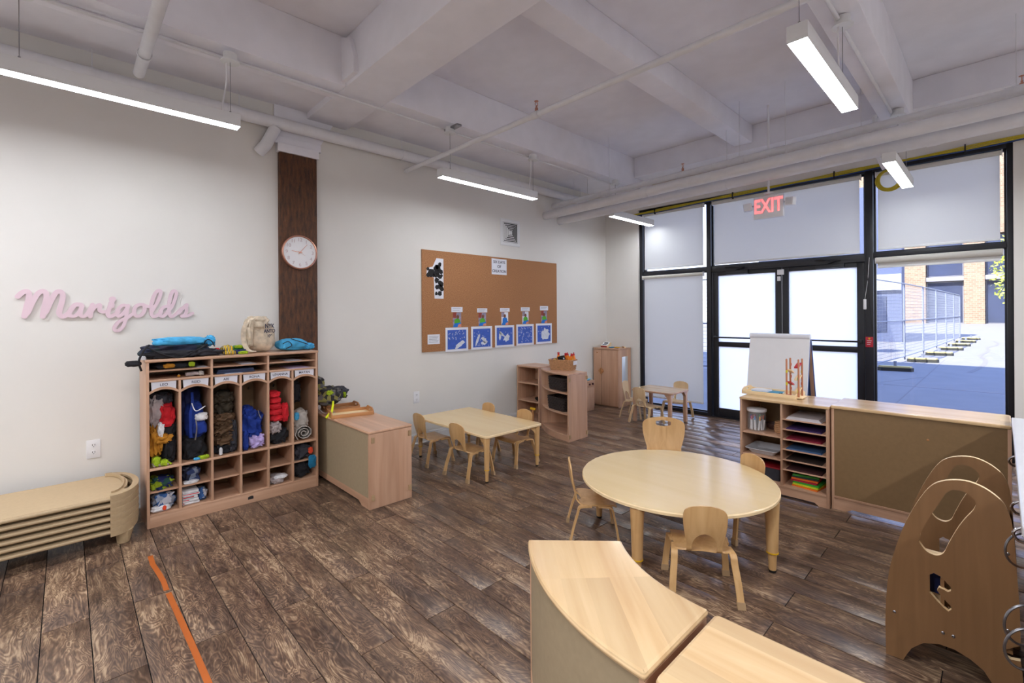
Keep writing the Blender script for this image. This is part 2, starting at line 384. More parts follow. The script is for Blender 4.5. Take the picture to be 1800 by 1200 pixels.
WALL_B = Matrix(((1, 0, 0, 0), (0, 0, -1, 0), (0, 1, 0, 0), (0, 0, 0, 1)))     # text frame facing -y
def text(name, s, size, mat, parent, loc, frame=WALL_L, ext=.0008, ax='CENTER', sx_=1.0, off=0):
    cu = bpy.data.curves.new('t', 'FONT'); cu.body = s; cu.size = size; cu.extrude = ext; cu.align_x = ax; cu.align_y = 'CENTER'; cu.offset = off
    to = bpy.data.objects.new('t', cu); COL.objects.link(to)
    dg = bpy.context.evaluated_depsgraph_get(); me = bpy.data.meshes.new_from_object(to.evaluated_get(dg)); bpy.data.objects.remove(to)
    me.transform(Matrix.Diagonal((sx_, 1, 1, 1))); me.transform(frame); me.materials.clear(); me.materials.append(MATS[mat]); me.name = name
    o = bpy.data.objects.new(name, me); link(o, parent); o.location = loc; return o
def ribbon(mb, pts, w, z0, z1, fn, n=6, cap=True):
    """flat lettering stroke: thick polyline with round joints, from z0 to z1, mapped by fn"""
    P = catmull(pts, n); 
    L = []; R = []
    for i, p in enumerate(P):
        d = (P[min(i+1, len(P)-1)]-P[max(i-1, 0)]).normalized(); q = Vector((-d.y, d.x, 0)); L.append(p+q*w/2); R.append(p-q*w/2)
    for i in range(len(P)-1):
        a, b, c, d = L[i], R[i], R[i+1], L[i+1]
        mb.add([fn(v.x, v.y, z) for z in (z0, z1) for v in (a, b, c, d)], [(0, 1, 2, 3), (4, 7, 6, 5), (0, 4, 5, 1), (1, 5, 6, 2), (2, 6, 7, 3), (3, 7, 4, 0)])
    if cap:
        for p in (P[0], P[-1]):
            mb.prism([(p.x+w/2*math.cos(t), p.y+w/2*math.sin(t)) for t in [2*PI*k/12 for k in range(12)]], z0, z1, fn=fn)
    return mb

# ================================================================== SETTING
XL, XR, YF, YB, ZC = -4.74, 3.6, -3.2, 6.80, 3.88
# floor with planks (rows run along x, joints staggered by half a plank)
fl = structe('floor')
b = MB().box(XL-.2, XR+.2, YF-.2, 7.1, -.12, -.006); obj('subfloor', b, 'dark_cavity', fl)
PW, PL = .1735, 1.205
pm = MB().box(-PL/2+.0018, PL/2-.0018, -PW/2+.0020, PW/2-.0020, -.008, 0, .0012).mesh('plank', 'floor_wood', 30)
row0 = -3; r = row0; y = .254-.1735*4.5
k = 0
while y-PW/2 < 6.93:
    odd = int(round((y-.34)/PW)) % 2 == 0
    x = -1.98-PL/2 if odd else -2.583-PL/2
    while x-PL/2 > XL: x -= PL
    while x-PL/2 < 1.75:
        a, c = max(x-PL/2, XL), min(x+PL/2, 1.75)
        if c-a > .02:
            if a > x-PL/2+1e-4 or c < x+PL/2-1e-4 or y+PW/2 > 6.93:
                y1 = min(y+PW/2, 6.93)
                me = MB().box(a-x+.0012, c-x-.0012, -PW/2+.0020, y1-y-.0012, -.008, 0, .0012).mesh('plank', 'floor_wood', 30)
            else: me = pm
            o = bpy.data.objects.new('plank', me); link(o, fl); o.location = (x, y, 0); k += 1
        x += PL
    y += PW
fy0 = .254-.1735*5
obj('floor_covering', MB().box(XL, XR, YF, fy0-.001, -.008, 0), 'floor_wood', fl)
obj('floor_covering', MB().box(1.752, XR, fy0, 6.93, -.008, 0), 'floor_wood', fl)

struct('wall_left', MB().box(XL-.15, XL, YF, 7.05, 0, 4.05), 'wall_paint')
struct('wall_rear', MB().box(XL-.15, XR+.15, YF-.15, YF, 0, 4.05), 'wall_paint')
struct('wall_right', MB().box(XR, XR+.15, YF, 7.05, 0, 4.05), 'wall_paint')
WX0, WX1, ZH = -4.10, .10, 3.21
b = MB(); b.box(XL, WX0, YB, 7.05, 0, 4.05); b.box(WX1, XR, YB, 7.05, 0, 4.05); b.box(WX0, WX1, YB, 7.05, ZH, 4.05)
struct('wall_back', b, 'wall_paint')
struct('ceiling', MB().box(XL-.15, XR+.15, YF-.15, 7.05, ZC, 4.05), 'ceiling_paint')
# beams
b = MB().box(XL, XR, 1.73, 2.14, 3.46, ZC, .012); struct('trim_1', b, 'ceiling_paint')
b = MB(); b.box(-4.03, -3.83, YF, 1.73, 3.46, ZC, .012); b.box(-4.03, -3.83, 2.14, YB, 3.46, ZC, .012); b.box(-4.05, -3.99, YF, 1.73, 3.43, 3.47, .004)
struct('trim_2', b, 'ceiling_paint')
b = MB(); b.box(XL, -4.03, YF, 1.73, 3.52, ZC); b.box(XL, -4.03, 2.14, YB, 3.52, ZC); struct('trim_3', b, 'ceiling_paint')
b = MB(); b.box(-2.36, -2.14, 2.14, YB, 3.66, ZC, .012); struct('trim_4', b, 'ceiling_paint')
b = MB(); b.box(-.83, -.60, 2.14, YB, 3.46, ZC, .012); b.box(-.83, -.60, YF, 1.73, 3.46, ZC, .012); struct('trim_5', b, 'ceiling_paint')
b = MB(); b.box(.95, 1.2, 2.14, YB, 3.5, ZC, .012); struct('trim_6', b, 'ceiling_paint')
b = MB(); b.box(-3.83, XR, 6.25, YB, 3.58, ZC, .012); struct('trim_7', b, 'ceiling_paint')
# a kicked-out corner plate where beam meets beam
b = MB().prism([(-3.83, 3.49), (-3.60, 3.49), (-3.60, 3.62), (-3.68, 3.80), (-3.83, 3.86)], 1.69, 1.73, fn=lambda x, y, z: (x, z, y)); struct('trim_8', b, 'ceiling_paint')
# baseboards
def baseb(name, x0, x1, y0, y1, ax):
    b = MB()
    if ax == 'y': b.box(XL, XL+.016, y0, y1, 0, .105, .003); b.box(XL, XL+.010, y0, y1, .105, .128, .003); b.box(XL, XL+.022, y0, y1, 0, .02, .004)
    else: b.box(x0, x1, YB-.016, YB, 0, .105, .003); b.box(x0, x1, YB-.010, YB, .105, .128, .003)
    struct(name, b, 'trim_white')
baseb('baseboard_left', 0, 0, YF, YB-.02, 'y'); baseb('baseboard_back', XL+.02, WX0, 0, 0, 'x')

# ---- timber column and its painted capital
colm = struct('trim_9', MB().box(-4.74, -4.685, 1.462, 1.812, 0, 3.07, .008), 'old_timber')
b = MB(); b.box(-4.74, -4.672, 1.445, 1.83, 3.07, 3.15, .005); b.box(-4.74, -4.70, 1.43, 1.86, 3.15, 3.22, .004); b.prism([(1.43, 3.22), (1.86, 3.22), (2.02, 3.52), (1.43, 3.52)], -4.74, -4.72, fn=lambda x, y, z: (z, x, y))
struct('trim_10', b, 'ceiling_paint')

# ---- window wall: frame bars, windows with panes, doors
GY = 6.92
b = MB()
M1, M2 = (-2.99, -2.925), (-1.10, -1.02)
b.box(WX0, WX0+.06, 6.84, 6.99, 0, ZH, .003); b.box(WX1-.045, WX1, 6.84, 6.99, 0, ZH, .003)
b.box(*M1, 6.84, 6.99, 0, ZH, .003); b.box(*M2, 6.84, 6.99, 0, ZH, .003)
b.box(WX0+.06, M1[0], 6.84, 6.99, ZH-.05, ZH, .003); b.box(M1[1], M2[0], 6.84, 6.99, ZH-.05, ZH, .003); b.box(M2[1], WX1-.045, 6.84, 6.99, ZH-.05, ZH, .003)
b.box(WX0+.06, M1[0], 6.85, 6.98, 2.14, 2.19, .003); b.box(M2[1], WX1-.045, 6.85, 6.98, 2.16, 2.21, .003); b.box(M1[1], M2[0], 6.85, 6.98, 2.13, 2.20, .003)
b.box(WX0+.06, M1[0], 6.85, 6.98, 0, .05, .003); b.box(M2[1], WX1-.045, 6.85, 6.98, 0, .10, .003)
struct('trim_11', b, 'frame_dark')
def window(n, x0, x1, z0, z1):
    w = structe('window_%d' % n); f = MB(); t = .018
    f.box(x0, x0+t, GY-.02, GY+.02, z0, z1); f.box(x1-t, x1, GY-.02, GY+.02, z0, z1); f.box(x0+t, x1-t, GY-.02, GY+.02, z0, z0+t); f.box(x0+t, x1-t, GY-.02, GY+.02, z1-t, z1)
    obj('window_frame', f, 'frame_dark', w)
    obj('pane', MB().box(x0+t, x1-t, GY-.003, GY+.003, z0+t, z1-t), 'glass', w, smooth=0)
window(1, WX0+.06, M1[0], 2.19, ZH-.05); window(2, WX0+.06, M1[0], .05, 2.14)
window(3, M1[1], M2[0], 2.20, ZH-.05); window(4, M2[1], WX1-.045, 2.21, ZH-.05); window(5, M2[1], WX1-.045, .10, 2.16)
def door(n, x0, x1, hinge):
    d = structe('door_%d' % n); f = MB(); a, c, t = x0, x1, .075
    f.box(a, a+t, 6.88, 6.93, .012, 2.115, .004); f.box(c-t, c, 6.88, 6.93, .012, 2.115, .004)
    f.box(a+t, c-t, 6.88, 6.93, .012, .135, .004); f.box(a+t, c-t, 6.88, 6.93, 2.06, 2.115, .004); f.box(a+t, c-t, 6.885, 6.925, 1.03, 1.10, .003)
    obj('door_frame', f, 'frame_dark', d)
    obj('pane', MB().box(a+t, c-t, 6.902, 6.906, .135, 1.03), 'frosted_film', d, smooth=0, label='frosted lower pane')
    obj('pane', MB().box(a+t, c-t, 6.902, 6.906, 1.10, 2.06), 'frosted_film', d, smooth=0, label='frosted upper pane')
    h = MB().tube([(a+.03, 6.83, 1.165), (c-.03, 6.83, 1.165)], .011); h.box(a+.02, a+.05, 6.825, 6.88, 1.145, 1.185, .003); h.box(c-.05, c-.02, 6.825, 6.88, 1.145, 1.185, .003)
    obj('push_bar', h, 'frame_dark', d)
    s = 1 if hinge > 0 else -1
    m = MB(); cx = (x0+x1)/2+.10*s
    m.box(cx-.15, cx+.15, 6.83, 6.88, 2.065, 2.115, .006); m.tube([(cx-.02, 6.855, 2.12), (cx+.12, 6.80, 2.15), (cx-.16, 6.84, 2.17)], .008, 6)
    obj('door_closer', m, 'frame_dark', d)
    return d
mid = -2.0
d1 = door(1, M1[1]+.01, mid-.005, -1); d2 = door(2, mid+.005, M2[0]-.01, 1)
m = MB().box(mid-.05, mid+.03, 6.86, 6.88, 2.02, 2.09, .004); m.box(mid-.05, mid-.01, 6.86, 6.88, 1.94, 2.0, .004)
obj('door_latch', m, 'white_plastic', d2)
struct('trim_12', MB().box(M1[1], M2[0], 6.84, 7.0, 0, .012, .002), 'frame_dark')
struct('trim_13', MB().box(M1[1], M2[0], 6.85, 6.98, 2.117, 2.135, .002), 'frame_dark')

# ---- roller blinds
def blind(x0, x1, z0, z1, label, rolled=False):
    t = thing('roller_blind', label, 'blind', ((x0+x1)/2, 6.815, z1), 0, 'roller blinds on the window wall'); w = (x1-x0)/2
    R = .036 if rolled else .026
    obj('roller', MB().tube([(-w, 0, -.03), (w, 0, -.03)], R, 16), 'blind_fabric', t)
    for s_ in (-w-.008, w+.001): obj('roller_bracket', MB().box(s_, s_+.007, -.025, .028, -.065, 0, .002), 'white_plastic', t)
    f = MB(); n = 14; zs = [(-.05-(z1-z0-.06)*i/n) for i in range(n+1)]
    for i, z in enumerate(zs): f.v += [(-w+.012, .018+.002*math.sin(i*1.1), z), (w-.012, .018+.002*math.cos(i*.9), z)]
    for i in range(n): f.f.append((2*i, 2*i+1, 2*i+3, 2*i+2)); f.mi.append(0)
    if not rolled:
        obj('blind_cloth', f, 'blind_fabric', t)
    else:
        obj('blind_cloth', MB().box(-w+.012, w-.012, .016, .0175, -(z1-z0), -.03), 'blind_fabric', t)
    obj('hem_bar', MB().box(-w+.012, w-.012, .010, .026, -(z1-z0)-.008, -(z1-z0)+.018, .003), 'trim_white', t)
    return t
blind(-4.01, -3.02, 2.235, 3.145, 'closed roller blind in the upper pane at the left end of the window wall')
blind(-4.02, -3.03, .175, 2.13, 'closed roller blind hanging nearly to the floor behind the small square table')
blind(-2.88, -1.135, 2.225, 3.145, 'wide closed roller blind above the double doors behind the exit sign')
blind(-.985, .02, 2.245, 3.145, 'closed roller blind in the upper right pane beside the yellow cable coil')
blind(-.99, .025, 2.035, 2.145, 'roller blind rolled all the way up over the clear right window', True)

# ================================================================== ON THE LEFT WALL
def wl(f, x0): return lambda a, b_, c: (x0+c, a, b_)
# script sign
S = dict(M1=[(-0.24,1.665),(-0.222,1.69),(-0.201,1.703),(-0.188,1.692),(-0.187,1.654),(-0.199,1.586),(-0.209,1.526)],
M2=[(-0.194,1.548),(-0.167,1.632),(-0.14,1.69),(-0.116,1.706),(-0.101,1.691),(-0.1,1.652),(-0.111,1.587),(-0.118,1.525)],
M3=[(-0.103,1.556),(-0.075,1.641),(-0.05,1.696),(-0.028,1.706),(-0.015,1.685),(-0.017,1.642),(-0.03,1.579),(-0.034,1.548),(-0.023,1.526),(-0.003,1.528),(0.02,1.556),(0.037,1.591),(0.055,1.611),(0.081,1.611)],
a1=[(0.084,1.612),(0.064,1.613),(0.04,1.591),(0.023,1.556),(0.026,1.528),(0.049,1.528),(0.072,1.555),(0.090,1.604),(0.08,1.555),(0.084,1.527),(0.105,1.527),(0.126,1.563),(0.147,1.612)],
r=[(0.147,1.612),(0.141,1.572),(0.134,1.523)],
r2=[(0.142,1.563),(0.162,1.596),(0.186,1.612),(0.189,1.596),(0.186,1.572),(0.205,1.557),(0.237,1.562)],
i=[(0.253,1.628),(0.242,1.579),(0.234,1.54),(0.245,1.522),(0.266,1.531),(0.296,1.556)],
g=[(0.344,1.606),(0.32,1.608),(0.296,1.58),(0.286,1.544),(0.299,1.524),(0.32,1.54),(0.34,1.571),(0.354,1.607),(0.347,1.557),(0.34,1.504),(0.326,1.451),(0.302,1.416),(0.278,1.414),(0.272,1.434),(0.289,1.469),(0.319,1.495),(0.35,1.513),(0.392,1.55)],
o=[(0.428,1.616),(0.403,1.602),(0.391,1.566),(0.399,1.53),(0.421,1.523),(0.446,1.544),(0.457,1.58),(0.45,1.612),(0.428,1.616)],
o2=[(0.45,1.614),(0.471,1.603),(0.499,1.596)],
l=[(0.504,1.566),(0.537,1.631),(0.556,1.687),(0.56,1.722),(0.545,1.731),(0.523,1.7),(0.504,1.64),(0.498,1.576),(0.503,1.53),(0.522,1.52),(0.548,1.539),(0.563,1.552)],
d1=[(0.608,1.604),(0.578,1.594),(0.559,1.562),(0.555,1.529),(0.574,1.52),(0.597,1.543),(0.612,1.571)],
d2=[(0.627,1.585),(0.647,1.632),(0.66,1.68),(0.665,1.716),(0.649,1.732),(0.632,1.708),(0.618,1.642),(0.614,1.576),(0.621,1.529),(0.638,1.519),(0.666,1.543),(0.697,1.581),(0.717,1.595)],
s=[(0.681,1.547),(0.717,1.595),(0.737,1.617),(0.733,1.595),(0.734,1.562),(0.72,1.531),(0.701,1.521),(0.74,1.523),(0.776,1.545)])
def union_sheet(strokes, discs, res, w0, w1, fn):
    """one clean cut-out sheet from overlapping thick strokes (distance field, cells clipped at its edge)"""
    import numpy as np
    seg = []
    for pts, w in strokes:
        P = catmull(pts, 5)
        for i in range(len(P)-1): seg.append((P[i].x, P[i].y, P[i+1].x, P[i+1].y, w/2))
    for x, y, r_ in discs: seg.append((x, y, x+1e-5, y, r_))
    A = np.array(seg); x0, x1 = A[:, (0, 2)].min()-.03, A[:, (0, 2)].max()+.03; y0, y1 = A[:, (1, 3)].min()-.03, A[:, (1, 3)].max()+.03
    X = np.arange(x0, x1, res); Y = np.arange(y0, y1, res); gx, gy = np.meshgrid(X, Y, indexing='ij'); D = np.full(gx.shape, 9.)
    for ax_, ay, bx, by, r_ in seg:
        dx, dy = bx-ax_, by-ay; t_ = np.clip(((gx-ax_)*dx+(gy-ay)*dy)/(dx*dx+dy*dy+1e-12), 0, 1)
        D = np.minimum(D, np.hypot(gx-ax_-t_*dx, gy-ay-t_*dy)-r_)
    m = MB(); V = {}
    def vid(key, x, y):
        if key not in V: V[key] = len(m.v); m.v += [fn(x, y, w0), fn(x, y, w1)]
        return V[key]
    for i in range(len(X)-1):
        for j in range(len(Y)-1):
            c = [(i, j), (i+1, j), (i+1, j+1), (i, j+1)]; d = [D[q] for q in c]
            if min(d) > 0: continue
            poly = []; cut = []
            for k in range(4):
                p, q = c[k], c[(k+1) % 4]; a_, b_ = d[k], d[(k+1) % 4]
                if a_ <= 0: poly.append(vid(p, X[p[0]], Y[p[1]]))
                if (a_ <= 0) != (b_ <= 0):
                    t_ = a_/(a_-b_); e_ = vid(tuple(sorted((p, q))), X[p[0]]+(X[q[0]]-X[p[0]])*t_, Y[p[1]]+(Y[q[1]]-Y[p[1]])*t_)
                    poly.append(e_); cut.append((len(poly)-1, a_ <= 0))
            if len(poly) < 3: continue
            m.f.append(tuple(v+1 for v in poly)); m.mi.append(0)
            m.f.append(tuple(poly[::-1])); m.mi.append(0)
            for n_, leaving in cut:
                if leaving: u = poly[n_]; v = poly[(n_+1) % len(poly)]; m.f.append((u, v, v+1, u+1)); m.mi.append(0)
    return m
f = lambda x, y, z: (z, x, y)
b = union_sheet([(p_, .031 if k_[0] == 'M' else .027 if k_ in ('r', 'i') else .0245) for k_, p_ in S.items()]+[([(.262, 1.60), (.262, 1.65)], .022)], [(.262, 1.655, .021)], .0028, -4.739, -4.724, f)
tag(obj('wall_sign', b, 'pink_sign', smooth=0), 'pale pink cut-out cursive word sign reading Marigolds on the left wall', 'sign')

# clock
t = thing('wall_clock', 'round white wall clock with copper rim on the timber column', 'clock', (-4.684, 1.634, 2.128))
obj('rim', MB().lathe([(.150, .0), (.163, .0), (.165, .015), (.163, .034), (.154, .038), (.150, .030)], seg=48, ax='X', ring=True), 'rose_gold', t)
obj('dial', MB().lathe([(0, .0), (.151, .0), (.151, .026), (0, .026)], seg=48, ax='X'), 'white_plastic', t)
flat('numeral_tone', (196, 178, 184), .5)
for k in range(1, 13):
    a = PI/2-2*PI*k/12; text('numeral', str(k), .046, 'numeral_tone', t, (.0275, .120*math.cos(a), .120*math.sin(a)))
def hand(name, ang, l, w, mt):
    d = Vector((0, math.sin(ang), math.cos(ang))); q = Vector((0, d.z, -d.y)); b = MB()
    p = [-d*.02+q*w, -d*.02-q*w, d*l-q*w*.5, d*l+q*w*.5]; b.add([v+Vector((.031, 0, 0)) for v in p]+[v+Vector((.0325, 0, 0)) for v in p], [(0, 1, 2, 3), (7, 6, 5, 4), (0, 4, 5, 1), (1, 5, 6, 2), (2, 6, 7, 3), (3, 7, 4, 0)])
    obj(name, b, mt, t, smooth=0)
hand('hour_hand', math.radians(278), .078, .0035, 'rose_gold'); hand('minute_hand', math.radians(40), .105, .003, 'rose_gold'); hand('second_hand', math.radians(122), .06, .001, 'rose_gold')
obj('hub', MB().lathe([(0, .026), (.007, .026), (.007, .036), (0, .036)], seg=14, ax='X'), 'rose_gold', t)

def outlet(y, z, label):
    t = thing('power_outlet', label, 'outlet', (XL, y, z), 0)
    obj('cover_plate', MB().box(0, .006, -.040, .040, -.068, .068, .003), 'white_plastic', t)
    for s in (-1, 1):
        r_ = obj('receptacle', MB().lathe([(0, .006), (.017, .006), (.017, .0085), (0, .0085)], (0, 0, s*.027), 20, 'X'), 'white_plastic', t)
        q = MB(); q.box(.0084, .009, -.0085, -.0055, s*.027-.001, s*.027+.010); q.box(.0084, .009, .0055, .0085, s*.027-.001, s*.027+.010); q.box(.0084, .009, -.0025, .0025, s*.027-.011, s*.027-.006)
        obj('slot', q, 'dark_cavity', r_, smooth=0)
outlet(.148, .523, 'white duplex power outlet low on the wall above the stacked cots')
outlet(2.972, .552, 'white duplex power outlet on the wall behind the rectangular table')

# supply vent
t = thing('air_vent', 'square white louvred air vent high on the left wall', 'vent', (XL, 4.505, 2.66))
a0 = .185
b = MB(); b.box(0, .012, -a0, a0, a0-.045, a0, .004); b.box(0, .012, -a0, a0, -a0, -a0+.045, .004); b.box(0, .012, -a0, -a0+.045, -a0+.045, a0-.045, .004); b.box(0, .012, a0-.045, a0, -a0+.045, a0-.045, .004)
obj('vent_frame', b, 'trim_white', t)
obj('duct', MB().box(0, .002, -.142, .142, -.142, .142), 'dark_cavity', t, smooth=0)
for k in range(5):
    o_ = .137-k*.023; i_ = o_-.012; d = .010+.003*k; b = MB()
    for q in range(4):
        c_, s__ = (1, 0, -1, 0)[q], (0, 1, 0, -1)[q]; rt_ = lambda y, z: (y*c_-z*s__, y*s__+z*c_)
        P4 = [(-o_, o_), (o_, o_), (i_, i_), (-i_, i_)]
        b.add([(d-.006 if j < 2 else d+.002, *rt_(*p)) for j, p in enumerate(P4)]+[(d-.008 if j < 2 else d, *rt_(*p)) for j, p in enumerate(P4)], [(0, 1, 2, 3), (7, 6, 5, 4), (0, 4, 5, 1), (2, 6, 7, 3)])
    obj('louvre', b, 'trim_white', t, smooth=0)
obj('centre_plate', MB().box(.012, .020, -.026, .026, -.026, .026, .002), 'trim_white', t)

# cork board
t = thing('cork_board', 'large unframed cork notice board on the left wall', 'board', (XL+.001, 4.265, 1.685))
obj('cork_panel', MB().box(0, .014, -1.215, 1.215, -.612, .612, .002), 'cork', t)
XB = XL+.0155
def pin(name, y0, y1, z0, z1, label, cat, mat='paper', group=None, rot=0):
    t = thing(name, label, cat, (XB, (y0+y1)/2, (z0+z1)/2), 0, group); t.rotation_euler = (rot, 0, 0); w, h = (y1-y0)/2, (z1-z0)/2
    obj('sheet', MB().box(0, .0015, -w, w, -h, h), mat, t, smooth=0); return t, w, h
t, w, h = pin('title_paper', 4.146, 4.422, 2.06, 2.275, 'white square paper lettered SIX DAYS OF CREATION at top of cork board', 'paper')
for i_, s in enumerate(('SIX DAYS', 'OF', 'CREATION')): text('lettering', s, .052, 'ink', t, (.0022, 0, .062-.062*i_), off=.0004)
t = thing('number_collage', 'white paper number one covered with torn black paper at upper left of the cork board', 'paper', (XB, 3.245, 1.96))
obj('number_sheet', MB().prism([(-.02, -.245), (.112, -.245), (.112, .245), (.01, .245), (-.045, .14), (-.125, .12), (-.135, .02), (-.03, .01)], 0, .002, fn=lambda x, y, z: (z, x, y)), 'paper', t, smooth=0)
rg = random.Random(3)
for k in range(44):
    if k < 16: y, z = rg.uniform(-.115, .03), rg.uniform(.03, .135)
    elif k < 30: y, z = rg.uniform(.0, .09), rg.uniform(.0, .20)
    else: y, z = rg.uniform(-.0, .09), rg.uniform(-.21, .0)
    r_ = rg.uniform(.024, .042); a = rg.uniform(0, 6)
    obj('torn_scrap', MB().prism([(y+r_*rg.uniform(.6, 1.1)*math.cos(a+q*2*PI/5), z+r_*rg.uniform(.6, 1.1)*math.sin(a+q*2*PI/5)) for q in range(5)], .002, .004+.0005*(k % 5), fn=lambda x, y, z: (z, x, y)), 'black_ink', t, smooth=0)
t, w, h = pin('note_card', 3.122, 3.297, 1.165, 1.282, 'small white typed note at the lower left corner of the cork board', 'paper')
for k in range(5): obj('print_line', MB().box(.0015, .002, -w+.02, w-.02-.01*(k % 3), .032-.017*k, .035-.017*k), 'ink', t, smooth=0)
caps = [(3.474, 3.649, 1.551, 1.614), (3.888, 4.062, 1.545, 1.600), (4.295, 4.474, 1.555, 1.606), (4.696, 4.876, 1.562, 1.617), (5.096, 5.276, 1.574, 1.640)]
phs = [(3.498, 3.626, 1.362, 1.546), (3.912, 4.041, 1.369, 1.540), (4.318, 4.445, 1.373, 1.548), (4.724, 4.851, 1.378, 1.556), (5.120, 5.251, 1.383, 1.566)]
pts = [(3.383, 3.737, 1.056, 1.357), (3.787, 4.146, 1.060, 1.362), (4.2, 4.558, 1.066, 1.367), (4.603, 4.958, 1.072, 1.373), (5.007, 5.358, 1.076, 1.379)]
flat('print_blue', (62, 96, 190), .7, var=.08, scale=30); flat('paint_white', (214, 220, 232), .8, var=.08, scale=30)
flat('shirt_green', (86, 172, 52), .8); flat('cloth_blue', (36, 120, 210), .8); flat('skin_brown', (120, 76, 58), .8); flat('photo_grey', (150, 140, 160), .8, var=.3, scale=30); flat('photo_red', (150, 70, 60), .8); flat('hand_pink', (214, 140, 120), .8)
plab = ['slanting white blot at lower right', 'upright white smears and scattered dabs', 'soft pale star-shaped cloud', 'only tiny white flecks', 'one big round white blot']
for i_, (a, c, e, g) in enumerate(caps):
    t, w, h = pin('caption_card', a, c, e, g, 'white caption strip above the %s child photo on the cork board' % ['leftmost', 'second', 'middle', 'fourth', 'rightmost'][i_], 'card', group='caption cards on the cork board')
    for k in range(2): obj('print_line', MB().box(.0015, .002, -w+.02, w-.03-.02*k, .008-.02*k, .011-.02*k), 'ink', t, smooth=0)
shirts = ['shirt_green', 'shirt_green', 'cloth_blue', 'shirt_green', 'shirt_green']
hl = ['green, leftmost photo', 'green, second photo from the left', 'blue, the middle photo', 'green, second photo from the right', 'green, rightmost photo']
for i_, (a, c, e, g) in enumerate(phs):
    t, w, h = pin('photo_print', a, c, e, g, 'photo of a child in ' + hl[i_] + ' on the cork board', 'photo', 'paper' if i_ in (2, 3) else 'photo_grey', 'child photos on the cork board')
    F = lambda x, y, z: (z, x, y)
    o_ = [.01, .01, .0, 0, 0][i_]
    obj('printed_backdrop', MB().prism([(-w, h), (-w, h*.3), (-w*.3, h*.2), (-w*.1, h)], .0015, .0018, fn=F), 'photo_red' if i_ in (0, 1, 4) else 'photo_grey', t, smooth=0)
    obj('printed_head', MB().prism([(o_+.021*math.cos(q), .035+.026*math.sin(q)) for q in [k*PI/6 for k in range(12)]], .0015, .0022, fn=F), 'skin_brown', t, smooth=0)
    obj('printed_shirt', MB().prism([(-.042, -.045), (-.04, 0), (-.015, .014), (.028, .014), (.045, -.01), (.048, -.045)], .0015, .0024, fn=F), shirts[i_], t, smooth=0)
    obj('printed_table', MB().prism([(-w, -h), (w, -h), (w*.95, -.035), (-w*.6, -.045)], .0015, .0026, fn=F), 'cloth_blue', t, smooth=0)
    obj('printed_hand', MB().prism([(w*.1, -h), (w, -h), (w, -.05), (w*.3, -.06)], .0015, .0028, fn=F), 'hand_pink', t, smooth=0)
for i_, (a, c, e, g) in enumerate(pts):
    t, w, h = pin('blue_painting', a, c, e, g, 'blue painting with ' + plab[i_] + ', low on the cork board', 'painting', group='blue paintings along the bottom of the cork board')
    obj('blue_ground', MB().box(.0015, .002, -w+.03, w-.03, -h+.03, h-.03), 'print_blue', t, smooth=0)
    rg = random.Random(i_+11); b = MB()
    def bl(cy, cz, ry, rz, n=14, rough=.3, rot=0):
        ps = []
        for q in range(n):
            an = 2*PI*q/n; rr_ = 1+rg.uniform(-rough, rough); y_, z_ = ry*rr_*math.cos(an), rz*rr_*math.sin(an)
            ps.append((max(-w+.032, min(w-.032, cy+y_*math.cos(rot)-z_*math.sin(rot))), max(-h+.032, min(h-.032, cz+y_*math.sin(rot)+z_*math.cos(rot)))))
        b.prism(ps, .002, .0026, fn=lambda x, y, z: (z, x, y))
    if i_ == 0: bl(.04, -.07, .085, .03, rot=.5); nd = 26
    elif i_ == 1: bl(-.07, -.02, .018, .09, rot=-.4); bl(.04, -.03, .06, .03, rot=-.6); bl(.03, -.07, .05, .025); nd = 24
    elif i_ == 2: bl(.03, -.03, .06, .05, rough=.45); bl(-.05, .03, .05, .018, rot=-.6); bl(-.09, .01, .02, .05); nd = 8
    elif i_ == 3: nd = 46
    else: bl(.03, -.01, .085, .085, rough=.2); nd = 18
    if b.f: obj('white_blot', b, 'paint_white', t, smooth=0)
    b = MB()
    for k in range(nd):
        cy, cz = rg.uniform(-w+.045, w-.045), rg.uniform((-h+.045) if i_ in (1, 3, 4) else -.0, h-.045); bl(cy, cz, .0035, .010, 6, .3, rg.uniform(-.8, .8))
    o_ = obj('white_dabs', b, 'paint_white', t, smooth=0); o_['kind'] = 'stuff'

# ================================================================== CEILING SERVICES
def pipe(label, pts, r, cat='pipe', mat='pipe_paint', name='ceiling_pipe', group=None, seg=14, couplings=()):
    t = thing(name, label, cat, pts[0], 0, group); o = Vector(pts[0])
    P = [Vector(p)-o for p in pts]
    obj('pipe_run', MB().tube(P, r, seg), mat, t)
    for q, rr_, ln in couplings:
        a = P[0].lerp(P[-1], q); d = (P[-1]-P[0]).normalized()*ln/2
        obj('coupling', MB().tube([a-d, a+d], rr_, seg), mat, t)
    return t, o
def rod(t, o, x, y, z0, z1, r=.003, name='hanger_rod'):
    obj(name, MB().tube([Vector((x, y, z0))-o, Vector((x, y, z1))-o], r, 6), 'pipe_paint', t)
def clevis(t, o, x, y, z, r, ax='y'):
    F = (lambda a: Vector((x+math.cos(a)*r, y, z+math.sin(a)*r))-o) if ax == 'y' else (lambda a: Vector((x, y+math.cos(a)*r, z+math.sin(a)*r))-o)
    obj('pipe_hanger', MB().sweep([F(2*PI*k/20) for k in range(21)], .02, .003, (0, 1, 0) if ax == 'y' else (1, 0, 0)), 'pipe_paint', t)
t, o = pipe('thick white pipe running the length of the left wall under the ceiling', [(-4.655, -2.6, 3.305), (-4.655, 6.15, 3.335)], .056, couplings=((.42, .062, .1), (.69, .062, .1)))
for y in (.15, 1.12, 2.75, 4.6, 6.0): rod(t, o, -4.655, y, 3.36, 3.53); clevis(t, o, -4.655, y, 3.315+.003*y, .060)
